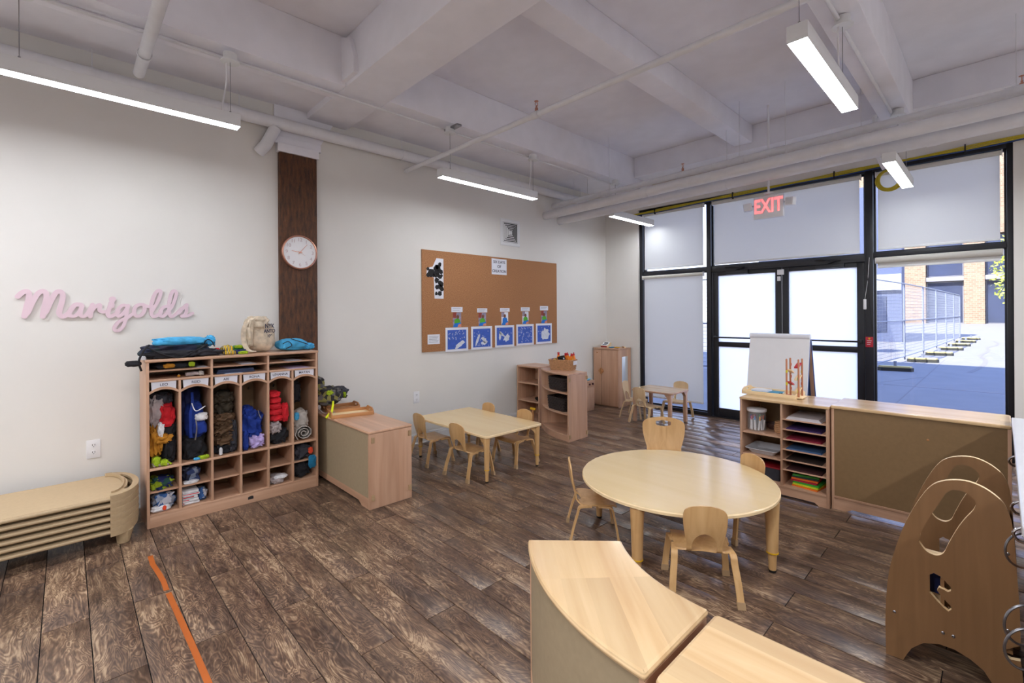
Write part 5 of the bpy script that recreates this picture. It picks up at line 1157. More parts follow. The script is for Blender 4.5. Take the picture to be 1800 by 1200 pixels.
# foreground: closed outer side
CX, CY, RI, RO = -.628, 2.045, .605, .985; A0, A1 = math.radians(223.9), math.radians(270)
t = thing('curved_cabinet', 'curved maple corner cabinet top in the foreground with tan back panel', 'cabinet', (-1.0, 1.3, 0))
po = arc(CX, CY, RO, A0, A1, 24)+arc(CX, CY, RI, A1, A0, 18)
m = ease_slab(MB(), round_corners(po, (0, 24, 25, 43), .012), .576, .602, .011)
GA = math.radians(-42); q_ = [Vector(v)-t.location for v in m.v]; m.v = [tuple(Matrix.Rotation(-GA, 3, 'Z') @ v) for v in q_]
o_ = obj('top_board', m, 'maple_top', t, rotz=GA, smooth=20)
po = arc(CX, CY, RO-.012, A0+.012, A1-.012, 24)+arc(CX, CY, RO-.020, A1-.012, A0+.012, 24); P(t, 'back_panel', MB().prism(po, .08, .576), 'panel_pale')
for a, s in ((A0, 1), (A1, -1)):
    d = Vector((math.cos(a), math.sin(a))); q = Vector((-d.y, d.x))*s; c = Vector((CX, CY)); pp = [c+d*(RI+.01)+q*.004, c+d*(RO-.008)+q*.004, c+d*(RO-.008)+q*.022, c+d*(RI+.01)+q*.022]
    P(t, 'side_panel', MB().prism([(v.x, v.y) for v in pp], 0, .576), 'maple_Z')
for z in (.07, .30): P(t, 'shelf', MB().prism(arc(CX, CY, RO-.022, A0+.03, A1-.03, 20)+arc(CX, CY, RI+.02, A1-.03, A0+.03, 20), z, z+.016), 'maple_X')
P(t, 'plinth', MB().prism(arc(CX, CY, RO-.010, A0+.02, A1-.02, 20)+arc(CX, CY, RO-.024, A1-.02, A0+.02, 20), 0, .08), 'maple_X')
t = thing('straight_cabinet', 'straight maple cabinet top at the bottom edge beside the curved cabinet', 'cabinet', (0, 1.25, 0))
m = MB(); sx0, sx1, sy0, sy1 = -.606, .60, 1.062, 1.436
po = round_corners([(sx0, sy0), (sx1, sy0), (sx1, sy1), (sx0, sy1)], (0, 1, 2, 3), .022); P(t, 'top_board', ease_slab(m, po, .576, .602, .011), 'maple_top', smooth=20)
for x in (sx0+.006, sx1-.024): P(t, 'side_panel', MB().box(x, x+.018, sy0+.008, sy1-.008, 0, .576, .002), 'maple_Z')
P(t, 'back_panel', MB().box(sx0+.024, sx1-.024, sy0+.012, sy0+.018, .08, .576), 'panel_pale'); P(t, 'bottom_board', MB().box(sx0+.024, sx1-.024, sy0+.018, sy1-.01, .07, .086), 'maple_X'); P(t, 'shelf', MB().box(sx0+.024, sx1-.024, sy0+.018, sy1-.01, .30, .316), 'maple_X'); P(t, 'plinth', MB().box(sx0+.024, sx1-.024, sy1-.03, sy1-.012, 0, .07), 'maple_X')
# back: curved shelf open on its outer side
CX, CY, RI, RO, H = -3.525, 5.29, .64, 1.0, .805; A0, A1 = math.radians(225), math.radians(270)
t = thing('curved_shelf', 'curved open maple shelf holding dark woven baskets near the back', 'shelf', (-3.8, 4.6, 0))
po = arc(CX, CY, RO+.004, A0, A1, 24)+arc(CX, CY, RI, A1, A0, 18); P(t, 'top_board', ease_slab(MB(), po, H-.022, H, .006), 'maple_X', smooth=20)
for a, s, lb in ((A0, 1, None), (A1, -1, None)):
    d = Vector((math.cos(a), math.sin(a))); q = Vector((-d.y, d.x))*s; c = Vector((CX, CY)); pp = [c+d*(RI+.0)+q*.0, c+d*(RO)+q*.0, c+d*(RO)+q*.02, c+d*(RI)+q*.02]
    P(t, 'side_panel', MB().prism([(v.x, v.y) for v in pp], 0, H-.022), 'maple_Z')
for z in (.06, .31, .555): P(t, 'shelf', ease_slab(MB(), arc(CX, CY, RO-.012, A0+.021, A1-.021, 22)+arc(CX, CY, RI+.02, A1-.021, A0+.021, 18), z, z+.018, .004), 'maple_X', smooth=20)
P(t, 'plinth', MB().prism(arc(CX, CY, RO-.016, A0+.021, A1-.021, 20)+arc(CX, CY, RO-.034, A1-.021, A0+.021, 20), 0, .06), 'maple_X')
P(t, 'back_panel', MB().prism(arc(CX, CY, RI+.018, A0+.03, A1-.03, 18)+arc(CX, CY, RI+.008, A1-.03, A0+.03, 18), .06, H-.022), 'maple_Z')
for z in (.06, .735):
    for y in (4.305, 4.635): P(t, 'clip', MB().box(-3.527, -3.512, y-.012, y+.012, z-.022, z+.022, .003), 'rubber_tan')
# woven baskets
def basket(name, label, loc, rz, w, d, h, mat, flare=.88, group=None):
    t = thing(name, label, 'basket', loc, rz, group)
    nz = 9
    for k in range(nz):
        q = k/nz; f_ = flare+(1-flare)*q; z = .006+h*(k+.5)/nz; rr_ = .04*f_; ww, dd = w/2*f_, d/2*f_
        pp = rrect(-ww, ww, -dd, dd, rr_, 3); pp.append(pp[0]); L_ = []
        for i in range(len(pp)-1):
            a, b_ = Vector((*pp[i], z)), Vector((*pp[i+1], z)); n = max(1, int((b_-a).length/.022))
            for j in range(n):
                p = a.lerp(b_, j/n); o = p.copy(); o.z = 0; out = o.normalized()*(.0028 if (len(L_)+k) % 2 else -.0028); L_.append(p+out)
        L_.append(L_[0]); obj('woven_row', MB().tube(L_, h/nz*.52, 6, caps=False), mat, t)
    pp = rrect(-w/2, w/2, -d/2, d/2, .04, 5); pp.append(pp[0]); obj('basket_rim', MB().tube([(*p, h+.004) for p in pp], .008, 8, caps=False), mat, t)
    obj('basket_floor', MB().prism(rrect(-w/2*flare, w/2*flare, -d/2*flare, d/2*flare, .03), .0, .008), mat, t)
    return t
flat('wicker_tan', (184, 138, 98), .7, var=.25, scale=60, bump=.3); flat('wicker_dark', (46, 36, 34), .6, var=.4, scale=50, bump=.3)
basket('toy_basket', 'tan woven basket full of toy figures on top of the curved shelf', (-3.87, 4.60, H), math.radians(16), .33, .20, .125, 'wicker_tan')
bk_ = bpy.data.objects['toy_basket']; lb_ = text('label_card', '', .01, 'paper', bk_, (0, 0, 0)) if False else obj('label_card', MB().box(.168, .171, -.06, .06, .07, .12, .001), 'white_plastic', bk_)
for x, y, z, nm_ in ((-3.79, 4.43, .573, 'dark woven basket on the middle shelf of the curved shelf'), (-3.80, 4.425, .328, 'dark woven basket on the lower shelf of the curved shelf')):
    basket('dark_basket', nm_, (x, y+.07, z), math.radians(-14), .36, .22, .15, 'wicker_dark', .92, 'dark baskets in the curved shelf')
rg = random.Random(2)
def figure(i, x, y, rz, label, tilt=(0, 0)):
    t = thing('toy_rooster', label, 'toy', (x, y, H+.11), rz, 'red and yellow toy roosters in the basket'); t.rotation_euler = (tilt[0], tilt[1], rz)
    obj('body', MB().lathe([(0, 0), (.022, .01), (.026, .03), (.020, .06), (.012, .078), (0, .082)], seg=14), flat('toy_orange', (232, 130, 20), .4), t); b = MB().lathe([(0, .07), (.012, .074), (.015, .088), (.010, .1), (0, .104)], seg=12); obj('head', b, flat('toy_red', (190, 16, 30), .4), t)
    obj('comb', MB().prism([(-.014, .095), (.014, .095), (.018, .112), (.007, .104), (0, .118), (-.007, .104), (-.018, .112)], -.003, .003, fn=lambda x, y, z: (x, z, y)), 'toy_red', t); obj('beak', MB().lathe([(.006, .014), (0, .030)], (0, 0, .086), 8, 'Y'), 'yellow_band', t)
    obj('wing', MB().lathe([(0, .02), (.009, .024), (.012, .04), (.004, .056), (0, .058)], (.022, 0, 0), 10), 'yellow_band', t)
for i, (x, y, rz, tl) in enumerate(((-3.925, 4.585, .2, (0, -.05)), (-3.86, 4.63, 1, (.3, 0)), (-3.80, 4.63, 2, (-.2, .2)), (-3.765, 4.61, .5, (.2, .3)), (-3.745, 4.66, 2.5, (.1, .3)))):
    figure(i, x, y, rz, ['upright orange and red toy rooster at the left of the basket', 'toy rooster lying low behind the black toy camera', 'toy rooster at the middle of the basket with its comb up', 'toy rooster tilting right beside the black toy camera', 'toy rooster at the right end of the basket'][i], tl)
t = thing('toy_camera', 'black toy camera on top of the toys in the tan basket', 'toy', (-3.855, 4.565, H+.125), .3); o_ = obj('case', MB().box(-.045, .045, -.018, .018, 0, .055, .006), 'rubber_black', t); obj('lens', MB().lathe([(.016, -.018), (.016, -.034), (.010, -.034), (.010, -.028), (0, -.028)], (.0, 0, .028), 16, 'Y'), 'dark_cavity', t); obj('label_patch', MB().box(.03, .046, -.0195, -.016, .01, .03, .001), 'white_plastic', t); t.rotation_euler = (.2, -.25, .3)
for i, (x, y, c_) in enumerate(((-3.985, 4.54, 'cloth_royal'), (-3.95, 4.525, 'yellow_band'), (-3.965, 4.575, 'sock_green'))):
    t = thing('toy_ball', '%s small toy ball at the left of the tan basket' % ['blue', 'yellow', 'green'][i], 'toy', (x, y, H+.118)); obj('ball_shell', MB().blob((0, 0, 0), (.022, .022, .022), i, .02, 1, 2), c_, t, smooth=60); obj('ball_band', MB().lathe([(.0235, -.003), (.0245, 0), (.0235, .003)], seg=20, ring=False), 'rubber_black', t)
# shelf against the wall
t = thing('wall_shelf', 'narrow open maple shelf against the wall left of the curved shelf', 'shelf', (-4.53, 4.78, 0))
X0, X1, Y0, Y1 = -4.715, -4.29, 4.60, 4.97
for x in (X0, X1-.018): P(t, 'side_panel', MB().box(x, x+.018, Y0, Y1, 0, H-.022, .002), 'maple_Z')
P(t, 'top_board', ease_slab(MB(), round_corners([(X0-.002, Y0-.006), (X1+.002, Y0-.006), (X1+.002, Y1), (X0-.002, Y1)], (0, 1), .02), H-.022, H, .005), 'maple_X', smooth=20)
P(t, 'back_panel', MB().box(X0+.018, X1-.018, Y1-.012, Y1-.004, .06, H-.022), 'maple_Z')
for z in (.06, .31, .555):
    c = [(X1-.018, Y1-.012), (X0+.018, Y1-.012)]+[(X0+.018+(X1-X0-.036)*k/12, Y0+.006+.0*k) for k in range(13)]
    P(t, 'shelf', MB().prism(c, z, z+.018), 'maple_X')
t2 = thing('black_bowl', 'small dark bowl on the narrow wall shelf', 'bowl', (-4.38, 4.70, .328)); obj('bowl_shell', MB().lathe([(0, 0), (.03, .0), (.055, .02), (.062, .04), (.057, .04), (.05, .022), (0, .008)], seg=24), 'rubber_black', t2); obj('bowl_foot', MB().lathe([(.028, 0), (.034, .003), (.03, .006)], seg=20), 'rubber_black', t2)
t2 = thing('yellow_toy', 'yellow toy standing on the floor by the narrow wall shelf', 'toy', (-4.34, 4.53, 0)); obj('stand', MB().tube([(0, 0, 0), (0, 0, .10), (0, 0, .235)], [.03, .018, .014], 12), 'tray_wood', t2); obj('crossbar', MB().box(-.045, .045, -.012, .012, .235, .262, .005), 'yellow_band', t2)
# toy kitchen unit
t = thing('toy_stove', 'small maple play stove between curved shelf and wardrobe', 'toy kitchen', (-4.58, 5.80, 0))
X0, X1, Y0, Y1, Hs = -4.715, -4.43, 5.50, 6.04, .47
P(t, 'body', MB().box(X0, X1-.012, Y0, Y1, .0, Hs-.018, .003), 'maple_Z'); P(t, 'top_board', MB().box(X0, X1, Y0-.004, Y1+.004, Hs-.018, Hs, .005), 'maple_Y')
P(t, 'control_panel', MB().box(X1-.012, X1, Y0+.004, Y1-.004, .38, Hs-.020, .002), 'maple_Y')
for y in (5.62, 5.72, 5.90, 5.98): P(t, 'knob', MB().lathe([(.016, 0), (.016, .016), (.012, .020), (0, .020)], (X1, y, .418), 16, 'X'), flat('knob_maroon', (74, 26, 34), .4))
for y0_, y1_, hy in ((Y0+.006, 5.768, 5.735), (5.772, Y1-.006, 5.805)):
    dr = P(t, 'door', MB().box(X1-.012, X1, y0_, y1_, .04, .372, .003), 'maple_Z'); PP(t, dr, 'door_handle', MB().box(X1, X1+.018, hy-.009, hy+.009, .20, .29, .006), 'tray_wood')
for y in (5.66, 5.90): P(t, 'burner', MB().lathe([(.052, 0), (.052, .003), (.0, .003)], (-4.57, y, Hs), 24), 'rubber_black')
t2 = thing('toy_pan', 'light blue toy dish on the play stove', 'toy', (-4.50, 5.93, Hs+.0035)); obj('dish', MB().lathe([(0, 0), (.04, 0), (.055, .02), (.051, .02), (.037, .004), (0, .004)], seg=24), flat('toy_blue', (120, 196, 232), .4), t2); obj('handle', MB().box(-.008, .008, .052, .11, .012, .020, .003), 'toy_blue', t2)
# wardrobe
t = thing('toy_wardrobe', 'tall two-door maple play wardrobe with side mirror in the far left corner', 'wardrobe', (-4.47, 6.575, 0))
X0, X1, Y0, Y1, Hw = -4.712, -4.23, 6.394, 6.765, .955
P(t, 'carcass', MB().box(X0, X1, Y0+.018, Y1, .02, Hw-.02, .003), 'maple_Z'); P(t, 'top_board', MB().box(X0-.004, X1+.006, Y0-.004, Y1+.004, Hw-.02, Hw, .005), 'maple_X'); P(t, 'plinth', MB().box(X0+.01, X1-.01, Y0+.03, Y1-.01, 0, .02), 'maple_X')
for a, c, hx, lf in ((X0+.002, -4.559, -4.577, 1), (-4.551, X1-.002, -4.535, -1)):
    d = P(t, 'door', MB().box(a, c, Y0, Y0+.016, .022, Hw-.03, .004), 'maple_Z')
    PP(t, d, 'door_handle', MB().prism([(hx+.016*lf, .525)]+[(hx+.016*lf-lf*.042*math.sin(PI*k/10), .525+.10*k/10) for k in range(11)], Y0-.016, Y0, fn=lambda x, y, z: (x, z, y)), 'tray_wood')
P(t, 'mirror', MB().box(X1, X1+.004, 6.50, 6.665, .315, .818, .001), flat('mirror_glass', (235, 240, 242), .3, metal=1, var=0))
P(t, 'emblem', MB().box(X0+.06, X0+.09, Y0-.001, Y0, .865, .880), 'tray_wood')
t = thing('toy_cash_register', 'wooden toy cash register with red drawer on the wardrobe', 'toy', (-4.58, 6.56, Hw), math.radians(10))
obj('body', MB().prism([(-.075, 0), (.085, 0), (.085, .075), (.045, .078), (-.01, .045), (-.075, .032)], -.06, .06, fn=lambda x, y, z: (z, x, y)), 'ply_edge_lit', t)
obj('keypad', MB().prism([(-.070, .033), (-.012, .045), (-.012, .049), (-.070, .037)], -.056, .056, fn=lambda x, y, z: (z, x, y)), 'white_plastic', t); obj('display', MB().prism([(-.006, .048), (.043, .080), (.043, .084), (-.006, .052)], -.056, .056, fn=lambda x, y, z: (z, x, y)), 'white_plastic', t)
obj('drawer', MB().box(-.055, .055, -.080, -.074, .004, .028, .002), flat('drawer_red', (150, 24, 34), .5), t)
for r_ in range(2): obj('key_row', MB().prism([(-.060+.022*r_, .0395+.0045*r_), (-.046+.022*r_, .0425+.0045*r_), (-.046+.022*r_, .0455+.0045*r_), (-.060+.022*r_, .0425+.0045*r_)], -.035, .035, fn=lambda x, y, z: (z, x, y)), 'cloth_navy', t)
obj('screen_patch', MB().prism([(.006, .0555+.003), (.030, .0715+.003), (.030, .074+.004), (.006, .058+.004)], -.035, .035, fn=lambda x, y, z: (z, x, y)), 'rubber_black', t)
for i, (x, y, c_, nm_) in enumerate(((-4.425, 6.50, 'cloth_skyblue', 'blue'), (-4.33, 6.52, 'yellow_band', 'yellow'))):
    t = thing('toy_plate', nm_+' toy plate on the wardrobe beside the cash register', 'toy', (x, y, Hw)); obj('plate_well', MB().lathe([(0, 0), (.028, 0), (.046, .010), (.046, .013), (.028, .004), (0, .004)], seg=24), c_, t); obj('plate_rim', MB().lathe([(.044, .010), (.049, .011), (.049, .014), (.044, .013)], seg=24, ring=True), c_, t)
t = thing('wooden_stick_toy', 'wooden toy rod lying at the back of the wardrobe top', 'toy', (-4.30, 6.66, Hw)); obj('rod', MB().tube([(-.05, .04, .009), (.05, -.04, .009)], .009, 10), 'tray_wood', t); obj('rod_tip', MB().tube([(.05, -.04, .009), (.058, -.046, .009)], .012, 10), 'ply_edge_lit', t)

# ---- open shelf unit with paper slots
X0, X1, Y0, Y1, H = -1.570, -.915, 4.245, 4.70, .790
t = thing('art_shelf', 'open maple shelf with paper slots on its right side facing the round table', 'shelf', ((X0+X1)/2, 4.47, 0))
for x in (X0, X1-.018): P(t, 'side_panel', MB().box(x, x+.018, Y0, Y1, 0, H-.022, .002), 'maple_Z')
P(t, 'divider', MB().box(-1.254, -1.238, Y0+.004, Y1-.01, .10, H-.022, .002), 'maple_Z')
P(t, 'top_board', ease_slab(MB(), round_corners([(X0-.004, Y0-.008), (X1+.004, Y0-.008), (X1+.004, Y1), (X0-.004, Y1)], (0, 1, 2, 3), .015), H-.022, H, .006), 'maple_top', smooth=20)
P(t, 'back_panel', MB().box(X0+.018, X1-.018, Y1-.012, Y1-.004, .08, H-.022), 'panel_tan')
P(t, 'bottom_board', MB().box(X0+.018, X1-.018, Y0+.004, Y1-.012, .085, .102, .002), 'maple_X')
P(t, 'plinth', MB().prism([(X0+.018, 0), (X0+.07, 0), (X0+.10, .022), (X1-.10, .022), (X1-.07, 0), (X1-.018, 0), (X1-.018, .085), (X0+.018, .085)], Y0+.008, Y0+.024, fn=lambda x, y, z: (x, z, y)), 'maple_X')
for z in (.488, .300): P(t, 'shelf', MB().box(X0+.018, -1.254, Y0+.012, Y1-.012, z-.007, z+.007, .002), 'maple_X')
SL = [.648, .566, .485, .402, .318, .237]
for z in SL: P(t, 'slot_shelf', MB().box(-1.238, X1-.018, Y0+.006, Y1-.012, z-.010, z, .002), 'maple_X')
cls = [('sheet_white', (206, 200, 204), 'thick pile of white paper in the top slot of the art shelf'), ('sheet_purple', (60, 34, 92), 'purple paper in the second slot of the art shelf'), ('sheet_crimson', (132, 20, 48), 'crimson paper in the third slot of the art shelf'), ('sheet_slate', (60, 92, 134), 'slate blue paper in the fourth slot of the art shelf'), ('sheet_brown', (54, 40, 34), 'dark brown paper in the fifth slot of the art shelf'), ('sheet_maroon', (66, 28, 30), 'maroon paper in the sixth slot of the art shelf')]
for (nm_, c_, lb), z, n in zip(cls, SL, (4, 2, 2, 2, 1, 2)):
    flat(nm_, c_, .8, var=.04); t2 = thing('paper_pile', lb, 'paper', (-1.09, 4.45, z), 0, 'paper in the slots of the art shelf')
    for k in range(n): o_ = obj('sheet', MB().box(-.125+.004*k, .125-.007*k, -.19+.006*k, .17, .0005+.005*k, .0052+.005*k), nm_, t2, smooth=0)
for k, (c_, nm_) in enumerate((((238, 120, 30), 'orange'), ((206, 214, 40), 'yellow-green'), ((60, 170, 50), 'green'), ((178, 30, 60), 'red'), ((240, 110, 40), 'dark orange'), ((36, 60, 50), 'teal'), ((70, 160, 56), 'bright green'))):
    flat('foam_%s' % nm_.replace(' ', '_'), c_, .7); t2 = thing('foam_sheet', nm_+' craft sheet in the pile at the bottom of the art shelf', 'craft sheet', (-1.07-.02*(k > 2)-.004*k, 4.44+.005*k, .1025+.014*k), .05*(k-3), 'craft sheets at the bottom of the art shelf')
    obj('sheet', MB().box(-.09, .095, -.16, .14, .0, .0085, .001), 'foam_%s' % nm_.replace(' ', '_'), t2); obj('sheet', MB().box(-.088, .093, -.156, .138, .0088, .0125), 'foam_%s' % nm_.replace(' ', '_'), t2, smooth=0)
# marker jar
t = thing('marker_jar', 'clear round plastic jar of markers with white lid in the art shelf', 'jar', (-1.475, 4.37, .4955))
gm, nt_, b_ = new_mat('clear_plastic'); b_.inputs['Base Color'].default_value = (.9, .92, .95, 1); b_.inputs['Alpha'].default_value = .10; b_.inputs['Roughness'].default_value = .15
obj('jar_wall', MB().lathe([(0, 0), (.068, 0), (.073, .006), (.073, .165), (.071, .165), (.071, .008), (0, .004)], seg=28), 'clear_plastic', t)
obj('jar_lid', MB().lathe([(.077, .165), (.078, .170), (.078, .186), (.070, .190), (0, .190)], seg=28), 'white_plastic', t)
rg = random.Random(8); mc = [(30, 30, 34), (230, 100, 30), (60, 170, 60), (200, 30, 90), (220, 40, 40), (60, 60, 160), (20, 20, 24), (200, 60, 120), (40, 120, 190), (230, 150, 40)]
for i in range(13):
    a = 2*PI*i/11+.2; R0 = .05 if i < 11 else .02; x, y = -1.475+R0*math.cos(a), 4.37+R0*math.sin(a); ci = i % len(mc)
    cn = 'marker_%d' % ci
    if cn not in MATS: flat(cn, mc[ci], .5)
    m_ = thing('marker', '%s-capped white marker %s in the clear marker jar' % (['black', 'orange', 'green', 'magenta', 'red', 'violet', 'dark grey', 'pink', 'blue', 'amber'][ci] if i < 10 else ['slanting black', 'leaning orange', 'central green'][i-10], 'at the front' if math.sin(a) < -.3 else 'at the back' if math.sin(a) > .3 else 'at the left' if math.cos(a) < 0 else 'at the right'), 'marker', (x, y, .502), 0, 'markers in the jar'); m_.rotation_euler = (rg.uniform(-.12, .12), rg.uniform(-.12, .12), 0)
    obj('barrel', MB().tube([(0, 0, 0), (0, 0, .085)], .0065, 10), 'white_plastic', m_); obj('cap', MB().tube([(0, 0, .085), (0, 0, .118)], [.0072, .0065], 10), cn, m_)
t = thing('basket_pot', 'small tan woven pot at the right of the marker jar', 'pot', (-1.30, 4.40, .4955)); 
for k in range(6): obj('coil_row', MB().tube([((.036+.004*math.sin(k*.9))*math.cos(2*PI*i/20), (.036+.004*math.sin(k*.9))*math.sin(2*PI*i/20), .008+.0155*k) for i in range(21)], .0082, 8, caps=False), 'wicker_tan', t)
obj('pot_floor', MB().lathe([(0, 0), (.036, 0), (.036, .004), (0, .004)], seg=18), 'wicker_tan', t)
t = thing('brown_dish', 'dark brown dish behind the jar in the art shelf', 'bowl', (-1.375, 4.50, .4955)); obj('bowl_shell', MB().lathe([(0, 0), (.04, 0), (.06, .03), (.06, .05), (.055, .05), (.05, .03), (0, .006)], seg=20), flat('dish_brown', (70, 44, 38), .5), t); obj('bowl_rim', MB().lathe([(.055, .048), (.063, .048), (.063, .054), (.055, .054)], seg=20, ring=True), 'dish_brown', t)
t = thing('white_tray', 'white rimmed plastic tray on the middle left shelf of the art shelf', 'tray', (-1.415, 4.41, .3075))
flat('tray_white', (206, 206, 212), .35)
m = MB(); A_ = rrect(-.09, .09, -.10, .10, .02); B_ = rrect(-.12, .12, -.14, .14, .03); n = len(A_); m.add([(*p, .0) for p in A_]+[(*p, .045) for p in B_]+[(p[0]*1.06, p[1]*1.05, .046) for p in B_]+[(p[0]*1.06, p[1]*1.05, .042) for p in B_]+[(*p, .041) for p in B_], [(l*n+k, l*n+(k+1) % n, (l+1)*n+(k+1) % n, (l+1)*n+k) for l in range(4) for k in range(n)]+[tuple(range(n))])
obj('tray_shell', m, 'tray_white', t); obj('tray_pad', MB().prism(rrect(-.085, .085, -.095, .095, .02), .001, .004), 'tray_white', t)
t = thing('dark_toy_bin', 'dark bin with red trim on the bottom left shelf behind the chair', 'bin', (-1.40, 4.43, .1025)); obj('bin_wall', MB().box(-.12, .12, -.12, .12, 0, .10, .008), 'cloth_dark_grey', t); obj('bin_rim', MB().box(-.124, .124, -.124, .124, .10, .112, .003), 'drawer_red', t)
# on top of it
t = tray((-1.40, 4.55, H), 0, .43, .25, 'shallow pale wooden tray on top of the art shelf', 'ply_edge_lit')
t = thing('blue_book', 'turquoise flat book lying in the tray on the art shelf', 'book', (-1.45, 4.56, H+.0065), .06); obj('cover', MB().box(-.12, .12, -.085, .085, .0, .014, .002), flat('book_teal', (30, 140, 180), .5), t); obj('page_block', MB().box(-.116, .121, -.081, .081, .003, .011), 'paper', t)
t = thing('note_pad', 'white note pad lying on the turquoise book', 'note pad', (-1.50, 4.57, H+.021), -.12); obj('pages', MB().box(-.07, .07, -.055, .055, 0, .012, .001), 'paper', t); obj('top_sheet', MB().add([(-.07, -.055, .0125), (.07, -.055, .0125), (.07, .055, .016), (-.07, .055, .0135)], [(0, 1, 2, 3)]), 'white_plastic', t, smooth=0)
for i, (x, c_) in enumerate(((-1.325, 'cloth_navy'), (-1.305, 'cloth_black'))):
    t = thing('fat_marker', ['navy and yellow marker lying in the tray left of the marble run', 'black and yellow marker touching the marble run base'][i], 'marker', (x, 4.50+.0*i, H+.015), .5, 'markers in the tray'); obj('barrel', MB().tube([(0, -.05, 0), (0, .035, 0)], .0085, 10), c_, t); obj('cap', MB().tube([(0, -.066, 0), (0, -.05, 0)], .0088, 10), 'yellow_band', t)
t = thing('marble_run', 'small wooden marble run tower with coloured ramps on the art shelf', 'toy', (-1.215, 4.50, H+.007))
wood('post_wood', (170, 104, 70), (196, 130, 92), 'Z', .4, 9, 0)
obj('base', MB().box(-.062, .075, -.07, .075, 0, .010, .002), 'ply_edge_lit', t)
for x in (-.045, .045):
    for y in (-.052, .052): obj('post', MB().tube([(x, y, .01), (x, y, .322), (x, y, .328)], [.0075, .0075, .004], 10), 'post_wood', t)
flat('ramp_red', (196, 40, 44), .4); flat('ramp_yellow', (214, 200, 40), .4); flat('ramp_green', (60, 160, 110), .4)
for k in range(5):
    z = .265-.052*k; s = 1 if k % 2 else -1; mt = ('ramp_red', 'ramp_yellow', 'ramp_green')[k % 3]
    obj('ramp', MB().prism([(-.046, .015*s), (.046, -.015*s), (.046, -.015*s+.012), (-.046, .015*s+.012)], -.045 if k % 2 else .010, -.012 if k % 2 else .045, fn=lambda a, b_, c: (c, a, b_+z)) , mt if k in (0, 3) else 'ply_edge_lit', t)
    obj('ramp_stop', MB().box(-.05, -.036, -.056*s-.006, -.056*s+.006, z-.005, z+.018, .002), ('ramp_red', 'ramp_yellow')[k % 2], t); obj('ramp_stop', MB().box(.036, .05, .052*s-.006, .052*s+.006, z-.01, z+.014, .002), ('ramp_red', 'ramp_yellow', 'ramp_green')[k % 3], t)
obj('catch_box', MB().box(-.05, -.01, -.066, -.045, .010, .026, .002), 'ramp_red', t)
# flip chart easel on the floor behind it
t = thing('flip_chart', 'white flip chart pad on an easel standing behind the art shelf', 'easel', (-1.49, 5.0, 0))
def FP(name, x0, x1, z0, z1, off, th, mat):  # boards leaning back towards the ridge
    lean = .20; F = lambda x, z, d: (x, -.20+lean*z-d, z)
    return obj(name, MB().add([F(x, z, d) for d in (off, off+th) for x, z in ((x0, z0), (x1, z0), (x1, z1), (x0, z1))], [(3, 2, 1, 0), (4, 5, 6, 7), (0, 1, 5, 4), (1, 2, 6, 5), (2, 3, 7, 6), (3, 0, 4, 7)]), mat, t, smooth=0)
FP('easel_board', -.25, .265, .42, 1.28, 0, .012, flat('board_blue', (60, 84, 140), .4)); FP('paper_pad', -.262, .262, .40, 1.285, .014, .016, 'paper'); FP('top_sheet', -.262, .262, .44, 1.284, .031, .001, 'white_plastic')
obj('paper_roll', MB().tube([(-.265, .035, 1.288), (.265, .035, 1.288)], .026, 16), 'paper', t)
obj('rear_board', MB().add([(x, y, z) for d in (0, .012) for x, y, z in ((-.25, .29+d, .42), (.262, .29+d, .42), (.262, .08+d, 1.26), (-.25, .08+d, 1.26))], [(3, 2, 1, 0), (4, 5, 6, 7), (0, 1, 5, 4), (1, 2, 6, 5), (2, 3, 7, 6), (3, 0, 4, 7)]), 'board_blue', t, smooth=0)
for x in (-.24, .24):
    obj('leg', MB().sweep([(x*.95, -.17, 0), (x*.95, .075, 1.25)], .03, .02, (1, 0, 0)), 'maple_Z', t); obj('leg', MB().sweep([(x, .39, 0), (x, .09, 1.25)], .03, .02, (1, 0, 0)), 'maple_Z', t)

# ---- cabinet turned with its back to the room
X0, X1, Y0, Y1, H = -.905, .050, 4.275, 4.72, .800
t = thing('storage_cabinet', 'wide maple cabinet showing its dark tan back under the clear window', 'cabinet', (-.43, 4.5, 0))
for x in (X0, X1-.018): P(t, 'side_panel', MB().box(x, x+.018, Y0+.004, Y1, 0, H-.024, .002), 'maple_Z')
P(t, 'top_board', ease_slab(MB(), round_corners([(X0-.004, Y0-.008), (X1, Y0-.008), (X1, Y1), (X0-.004, Y1)], (0, 1, 2, 3), .015), H-.024, H, .007), 'maple_top', smooth=20)
P(t, 'back_panel', MB().box(X0+.018, X1-.018, Y0+.008, Y0+.016, .10, H-.024), 'panel_tan')
P(t, 'lower_rail', MB().box(X0+.018, X1-.018, Y0+.002, Y0+.020, .088, .106, .003), 'maple_X')
P(t, 'plinth', MB().prism([(X0+.018, 0), (X0+.09, 0), (X0+.13, .022), (X1-.13, .022), (X1-.09, 0), (X1-.018, 0), (X1-.018, .088), (X0+.018, .088)], Y0+.010, Y0+.024, fn=lambda x, y, z: (x, z, y)), 'maple_X')
P(t, 'screw_hole', MB().lathe([(0, -.001), (.006, -.001), (.0075, 0), (0, .0)], (-.345, Y0+.008, .635), 12, 'Y'), 'tray_wood')
P(t, 'shelf', MB().box(X0+.018, X1-.018, Y0+.018, Y1-.005, .40, .418), 'maple_X')
